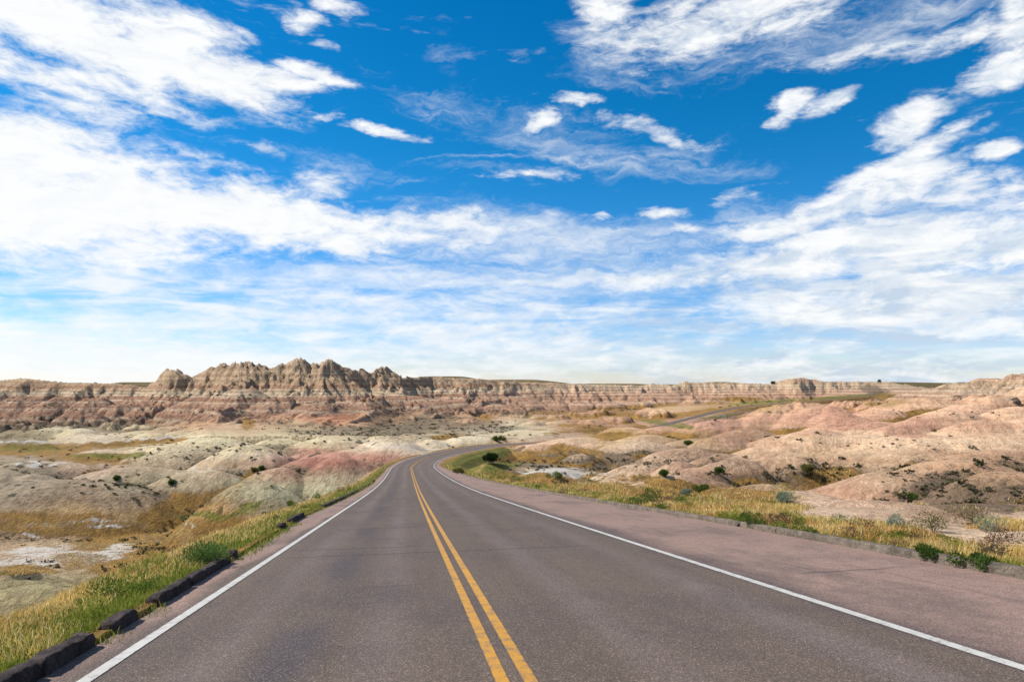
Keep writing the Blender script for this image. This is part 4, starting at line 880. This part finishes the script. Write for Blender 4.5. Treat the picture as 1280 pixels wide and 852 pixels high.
# ------------------------------------------------------------------ shrubs
def bark_mat():
    m, g, b = new_mat('twig_bark'); P = g.pos(); g.put(b.inputs['Base Color'], g.mix(g.noise(P, 14.0, 4, .7), (0.09,.065,.045), (0.22,.17,.12))); b.inputs['Roughness'].default_value = .9; return m
MAT_BARK = bark_mat()
def leaves(n, rx, rz, size, c1, c2, seed, long=2.2, lobes=6, top=None):
    r = np.random.default_rng(seed)
    ce = np.stack([r.normal(0, .46, lobes)*rx, r.normal(0, .46, lobes)*rx, r.uniform(.18, .62, lobes)*rz], -1); ce[0] = (0, 0, .45*rz)
    lr = r.uniform(.3, .55, lobes)*min(rx, rz*1.2); lr[0] = .6*min(rx, rz)
    k = r.integers(0, lobes, n); dv = r.normal(0, 1, (n,3)); dv /= np.linalg.norm(dv, axis=1)[:,None]
    rad = r.uniform(.25, 1.0, n)**.45
    C = ce[k]+dv*(lr[k]*rad)[:,None]*np.array([1,1,.9]); C += r.normal(0, .04*rx, (n,3))
    C[:,2] = np.abs(C[:,2])+0.02*rz
    up = dv*0.8+np.array([0,0,.7])+r.normal(0, .5, (n,3)); up /= np.linalg.norm(up, axis=1)[:,None]
    sd = np.cross(up, r.normal(0, 1, (n,3))); sd /= np.linalg.norm(sd, axis=1)[:,None]+1e-9
    s = size*r.uniform(.6, 1.3, n)[:,None]
    V = np.stack([C-sd*s*.5, C+up*s*long*.5-sd*s*.1, C+up*s*long, C+sd*s*.5], 1).reshape(-1,3)
    f = np.arange(n)[:,None]*4+np.array([[0,1,2,3]]); f = f[:, [0,3,2,1]]
    t = r.uniform(0, 1, (n,1)); lob = r.uniform(0, 1, lobes)[k][:,None]; t = .6*t+.4*lob
    return V, f, np.repeat(np.array(c1)*(1-t)+np.array(c2)*t, 4, 0)
def stems_mesh(n, rx, rz, rad, seed):
    r = np.random.default_rng(seed); V = []; Fc = []
    for i in range(n):
        a = r.uniform(0, 2*math.pi); tip = np.array([math.cos(a)*rx*r.uniform(.2,.8), math.sin(a)*rx*r.uniform(.2,.8), rz*r.uniform(.5,.9)])
        mid = tip*np.array([.35,.35,.5]); b = len(V); pts = [(np.array([0,0,-.04]), rad), (mid, rad*.7), (tip, rad*.2)]
        for p, w in pts:
            for q in range(4): V.append(p+np.array([math.cos(q*math.pi/2)*w, math.sin(q*math.pi/2)*w, 0]))
        for L in range(2):
            for q in range(4): Fc.append((b+L*4+q, b+L*4+(q+1)%4, b+L*4+4+(q+1)%4, b+L*4+4+q))
    return np.array(V), np.array(Fc)
DG = ((.035,.065,.014), (.10,.15,.032)); MG = ((.06,.10,.02), (.14,.19,.04)); SG = ((.16,.20,.14), (.26,.31,.22)); OG = ((.10,.10,.03), (.20,.18,.06)); BG = ((.14,.10,.06), (.26,.19,.11))
def shrub(name, cat, px, py, w_m, h_m, cols, label, n=900, seed=1, size=None, group=None, pos=None, stems=7, long=2.2, ref=None):
    x, y, z = pos if pos else ground_at(px, py)
    o = bpy.data.objects.new(name, None); COL.objects.link(o); o.location = (x, y, z-0.03); o.empty_display_size = .2
    o.rotation_euler[2] = (seed*1.7) % 6.28
    tag(o, label, cat, group)
    dist = math.hypot(x, y); size = size or max(0.022, dist*0.0011)
    V, f, c = leaves(n, w_m/2, h_m, size, cols[0], cols[1], seed, long)
    mesh_np('foliage', V, f, MAT_LEAF, parent=o, smooth=False, attrs=dict(tint=c))
    V, f = stems_mesh(stems, w_m/2, h_m, max(0.006, w_m*.012), seed); mesh_np('stem', V, f, MAT_BARK, parent=o)
    return o
SH = [
 ('bush','bush',1161,704,.46,.34,DG,'dark green bush on the grassy verge, right against the grey kerb',1500),
 ('bush','bush',1225,718,.46,.32,DG,'dark green bush nearest the camera, bulging over the grey kerb',1700),
 ('bush','bush',941,662,.75,.55,DG,'dark green bush standing alone at the kerb below the pale clay shelf',1300),
 ('weed_clump','weed',1015,672,.6,.25,MG,'low bright green weed at the joint of the grey kerb',800),
 ('sagebrush','shrub',980,627,1.15,.75,SG,'blue-green sagebrush at the edge of the pale clay shelf',1200),
 ('shrub','shrub',1166,665,.75,.6,OG,'straggly olive shrub at the back of the golden verge grass',900),
 ('shrub','shrub',1120,660,.7,.4,SG,'pale grey-green shrub behind the golden grass, in front of pale clay',700),
 ('shrub','shrub',1217,655,1.1,.6,BG,'brownish shrub on the rim of the pale clay shelf',1000),
 ('shrub','shrub',1246,664,.9,.45,SG,'low grey-green shrub by the small dry yellow flat',800),
 ('shrub','shrub',1250,698,.5,.3,BG,'grey-brown dead shrub behind the nearest dark green bush',700),
 ('shrub','shrub',1007,589,2.2,.9,OG,'wide olive shrub at the foot of the big tan mound',1400),
 ('shrub','shrub',897,593,2.0,1.1,DG,'dark green shrub in the dip between two pinkish mounds',900),
 ('bush','bush',830,597,1.6,1.25,DG,'round dark green bush on the side of the pinkish mound',1400),
 ('bush','bush',877,614,1.7,.9,MG,'spreading green bush in the golden grass below the pinkish mound',1200),
 ('shrub','shrub',858,619,1.1,.6,SG,'pale green shrub beside the spreading green bush',700),
 ('shrub','shrub',810,629,1.0,.75,DG,'small dark green shrub in golden grass nearest the kerb',900),
 ('shrub','shrub',799,631,1.0,.45,MG,'low green shrub just beside the small dark one in golden grass',700),
 ('bush','bush',617,581,3.0,3.0,((.012,.022,.008),(.035,.055,.016)),'tall near-black juniper bush in the green hollow inside the bend',2600),
 ('shrub','shrub',573,592,1.3,.9,OG,'olive shrub on the verge at the inside of the bend',700),
 ('shrub','shrub',363,633,.75,.85,OG,'upright olive shrub at the left verge in front of green clay',1000),
 ('weed_clump','weed',248,706,.95,.40,((.07,.13,.035),(.15,.22,.06)),'broad leafy green weed clump above the dark kerb',1600),
 ('weed_clump','weed',268,702,.7,.34,((.07,.13,.035),(.15,.22,.06)),'second leafy green weed clump, just beyond the broad one',1000),
 ('shrub','shrub',1137,623,1.3,.7,DG,'dark green shrub on the red-brown slope behind the pale shelf',700),
 ('shrub','shrub',695,598,1.7,.8,MG,'green shrub at the edge of the white salt wash',600),
 ('shrub','shrub',860,556,3.0,1.3,MG,'green shrub on the crest of the long brown mound',700),
 ('shrub','shrub',214,607,1.5,.9,DG,'round dark shrub alone on the grey-brown hillside',600),
 ('shrub','shrub',145,599,1.5,.7,DG,'dark shrub on the upper grey-brown hillside',500),
 ('shrub','shrub',318,590,1.6,.7,OG,'olive shrub at the foot of the red clay mound',500),
 ('shrub','shrub',328,587,1.6,.8,DG,'dark shrub leaning against the red clay mound',500),
 ('shrub','shrub',621,551,3.4,1.7,DG,'dark shrub beside the point where the road disappears',600),
 ('shrub','shrub',628,550,3.4,1.6,OG,'olive shrub next to the dark one where the road disappears',600),
]
for i, (nm, cat, px, py, w, h, cols, lb, n) in enumerate(SH): shrub(nm, cat, px, py, w, h, cols, lb, n, seed=11+i*3)

# sagebrush dotted over the mounds: each plant an object, sharing four grown shapes
def sage_proto(k):
    V, f, c = leaves(130, .5, .62, .16, *(((.055,.058,.028),(.12,.115,.055)), ((.08,.07,.04),(.16,.13,.075)), ((.045,.06,.022),(.11,.125,.045)), ((.11,.095,.06),(.20,.17,.10)))[k], seed=200+k, long=1.5, lobes=4)
    me = bpy.data.meshes.new('sagebrush'); me.from_pydata([tuple(v) for v in V], [], [tuple(int(a) for a in q) for q in f]); me.materials.append(MAT_LEAF)
    a = me.attributes.new('tint', 'FLOAT_COLOR', 'POINT'); a.data.foreach_set('color', np.hstack([c, np.ones((len(c),1))]).astype(np.float32).ravel()); return me
PROTO = [sage_proto(k) for k in range(4)]
FIELDS = [ # column, row, spreads, how many, group, label
 (265,560,80,12,46,'sagebrush on the green clay mound','small dark sagebrush dotted on the green-grey clay mound'),
 (390,548,60,7,26,'sagebrush behind the red clay mound','small dark sagebrush on pale clay behind the red mound'),
 (470,540,70,8,40,'sagebrush on the flats below the wall','small dark sagebrush on the mottled flats left of the road'),
 (130,607,110,16,34,'sagebrush on the grey-brown hillside','small dark sagebrush on the grey-brown hillside above the wash'),
 (755,578,110,11,34,'sagebrush on the long brown mound','small dark sagebrush on the long brown mound beyond the salt wash'),
 (985,592,60,9,26,'sagebrush in the gully under the tan mound','dark sagebrush in the gully under the tan mound'),
 (1180,612,90,22,46,'sagebrush on the big brown slope','small sagebrush scattered over the big brown slope behind the pale shelf'),
 (1150,556,110,10,24,'sagebrush on the peach mounds','small sagebrush on the smooth peach mounds'),
 (1180,517,80,8,24,'sagebrush on the far pink mounds','tiny sagebrush on the far pink mounds'),
]
for (px, py, sx, sy, cnt, grp, lb) in FIELDS:
    for k in range(cnt):
        a, b = px+rng.normal(0, .5)*sx, py+rng.normal(0, .5)*sy
        x, y, z = ground_at(a, b, 40)
        s_, d_, _z = road_local(np.array([x]), np.array([y]))
        if rng.uniform() < (.55 if a > 640 else .3): continue
        if float(edge_left(s_)[0])-1.5 < d_[0] < float(edge_right(s_)[0])+1.5 or y > 700 or abs(a-HX) > 700: continue
        o = bpy.data.objects.new('sagebrush', PROTO[rng.integers(0, 4)]); COL.objects.link(o); o.location = (x, y, z-0.05)
        q = rng.uniform(.3, .85)*(0.62+y/420); o.scale = (q*rng.uniform(1, 1.5), q, q*rng.uniform(.6, .95)); o.rotation_euler[2] = rng.uniform(0, 6.28)
        tag(o, lb, 'shrub', grp)
# low weeds rooted among the verge grass
def weed_proto(k):
    V, f, c = leaves(420, .30, .26, .016, *((( .05,.10,.015),(.15,.22,.04)), ((.16,.20,.03),(.34,.34,.07)), ((.10,.06,.04),(.26,.15,.08)))[k], seed=260+k, long=3.6, lobes=5)
    me = bpy.data.meshes.new('verge_weed'); me.from_pydata([tuple(v) for v in V], [], [tuple(int(a) for a in q) for q in f]); me.materials.append(MAT_LEAF)
    a = me.attributes.new('tint', 'FLOAT_COLOR', 'POINT'); a.data.foreach_set('color', np.hstack([c, np.ones((len(c),1))]).astype(np.float32).ravel()); return me
WEED = [weed_proto(k) for k in range(3)]
KIND = ('green', 'yellow-green', 'reddish brown')
for side, cnt in ((1, 60), (-1, 14)):
    for k in range(cnt):
        q = S0+math.exp(rng.uniform(math.log(6.5), math.log(75))); ss = np.array([q])
        e = abs(rng.normal(0, 1.6))+.12 if side > 0 else abs(rng.normal(0, .45))+.1
        off = edge_right(ss)+.3+e if side > 0 else edge_left(ss)-.22-e
        p = road_pt(ss, off)[0]; z = float(zat(p[0], p[1])[0]); kk = int(rng.choice(3, p=(.5,.25,.25) if side > 0 else (.75,.2,.05)))
        o = bpy.data.objects.new('verge_weed', WEED[kk]); COL.objects.link(o); o.location = (p[0], p[1], z-.02); w = rng.uniform(.5, 1.0)*(1+.012*p[1]); o.scale = (w*rng.uniform(.9, 1.5), w, w*rng.uniform(.7, 1.25)); o.rotation_euler[2] = rng.uniform(0, 6.28)
        tag(o, 'low '+KIND[kk]+' weed in the '+('golden grass beside the pink shoulder' if side > 0 else 'green strip behind the dark kerb blocks'), 'weed', KIND[kk]+' weeds '+('in the golden verge' if side > 0 else 'behind the dark kerb'))
# far scrub nobody could count
def far_scrub():
    n = 26000; a = rng.uniform(-60, 1340, n); yd = np.exp(rng.uniform(math.log(60), math.log(620), n)); x = (a-HX)/F*yd
    sc = gat(ASCRUB, x, yd); wl = gat(ROCK, x, yd); s, d, _ = road_local(x, yd)
    p = np.clip(sc*1.0+fbm(x/9, yd/9, 3, 71)*1.2-.15, 0, 1)*.55*(sc > .05)+wl*.14*(fbm(x/20, yd/20, 3, 72) > .05)+0.006
    k = (rng.uniform(0, 1, n) < p) & ((d < edge_left(s)-3) | (d > edge_right(s)+3)); x, yd = x[k], yd[k]; z = zat(x, yd); n = len(x)
    m = 11; ii = np.repeat(np.arange(n), m); sz = rng.uniform(.25, .75, n)*(0.7+yd/420)
    C = np.stack([x[ii], yd[ii], z[ii]], -1)+rng.normal(0, .42, (n*m,3))*sz[ii][:,None]*np.array([1.1,1.1,.35])+np.array([0,0,1])*sz[ii][:,None]*.35
    u = rng.normal(0, 1, (n*m,3)); u /= np.linalg.norm(u, axis=1)[:,None]; v = np.cross(u, rng.normal(0, 1, (n*m,3))); v /= np.linalg.norm(v, axis=1)[:,None]
    q = (sz[ii]*.34)[:,None]; V = np.stack([C-u*q, C-v*q, C+u*q, C+v*q], 1).reshape(-1,3); f = np.arange(n*m)[:,None]*4+np.array([[0,1,2,3]])
    t = rng.uniform(0, 1, (n,1)); c = np.array([.06,.06,.03])*(1-t)+np.array([.17,.135,.08])*t
    o = mesh_np('scrub', V, f, MAT_LEAF, smooth=False, attrs=dict(tint=np.repeat(np.repeat(c, m, 0), 4, 0))); tag(o, 'dark scrub speckling the distant clay slopes', 'scrub', kind='stuff'); print('scrub', n)
far_scrub()

# ------------------------------------------------------------------ boulders, stones, skyline plants
def rock_mat(name, c1, c2):
    m, g, b = new_mat(name); P = g.pos(); n = g.noise(P, 1.4, 7, .7)
    g.put(b.inputs['Base Color'], g.mix(g.rng(n, .35, .65), lin(c1, K), lin(c2, K))); b.inputs['Roughness'].default_value = .95; bump(g, b, n, 1, .4); return m
MAT_RK = rock_mat('banded_rock', (150, 125, 105), (205, 180, 150)); MAT_RKD = rock_mat('dark_rock', (80, 70, 60), (125, 112, 98))
def boulder(px, py, sx, sy, sz, mat, label, seed, sub=4, cat='boulder', name='boulder', group=None):
    import bmesh
    x, y, z = ground_at(px, py); bm = bmesh.new(); bmesh.ops.create_icosphere(bm, subdivisions=sub, radius=1)
    for v in bm.verts:
        c = v.co.copy(); k = 1+.28*mnoise.noise(c*1.3+Vector((seed,0,0)))+.12*mnoise.noise(c*3.5+Vector((0,seed,0)))+.05*mnoise.noise(c*9)
        c = c*k; c.x = max(-.82, min(.82, c.x)); c.z = max(-.5, min(.78, c.z)); v.co = Vector((c.x*sx, c.y*sy, c.z*sz))
    me = bpy.data.meshes.new(name); bm.to_mesh(me); bm.free(); me.materials.append(mat)
    o = bpy.data.objects.new(name, me); COL.objects.link(o); o.location = (x, y, z+sz*.2); o.rotation_euler[2] = seed
    tag(o, label, cat, group); return o
boulder(1266, 500, 2.6, 2.0, 1.5, MAT_RK, 'blocky banded boulder leaning on the pink slope near the skyline', 1.3)
boulder(1271, 505, 1.6, 1.4, 1.6, MAT_RKD, 'dark boulder under the blocky banded one, coloured dark for the shaded hollow there', 2.1)  # shade of the hollow under the ledge is put into the rock colour
boulder(34, 723, .26, .2, .18, MAT_RKD, 'small dark stone alone on the green clay mound', 3.1, 3, 'stone', 'stone')
boulder(586, 601, .35, .3, .22, MAT_RK, 'pale stone at the end of the gravel shoulder by the bend', 4.1, 3, 'stone', 'stone')
def post(px, py, h, label):
    yd = 690.; x = (px-HX)/F*yd; z = float(zat(x, yd)[0]); V = []; r = .16
    for zz in (-.5, h):
        for q in range(6): V.append((math.cos(q*math.pi/3)*r, math.sin(q*math.pi/3)*r, zz))
    f = [(q, (q+1)%6, 6+(q+1)%6, 6+q) for q in range(6)]+[tuple(range(6,12))]
    me = bpy.data.meshes.new('post'); me.from_pydata(V, [], f); me.materials.append(MAT_BARK); o = bpy.data.objects.new('post', me); COL.objects.link(o); o.location = (x, yd, z); tag(o, label, 'post')
for px, yd, w, h, lb, nm, sd_ in ((966, 720, 3.6, 2.6, 'dark round bush on the grassy skyline beside the white cliffs', 'bush', 5), (1099, 800, 3.2, 2.2, 'tiny dark bush on the flat skyline right of the white cliffs', 'bush', 6)):
    x = (px-HX)/F*yd; z = float(zat(x, yd)[0]); shrub(nm, 'bush', 0, 0, w, h, DG, lb, 260, sd_, size=.7, pos=(x, yd, z))
print('all', time.time()-T0)
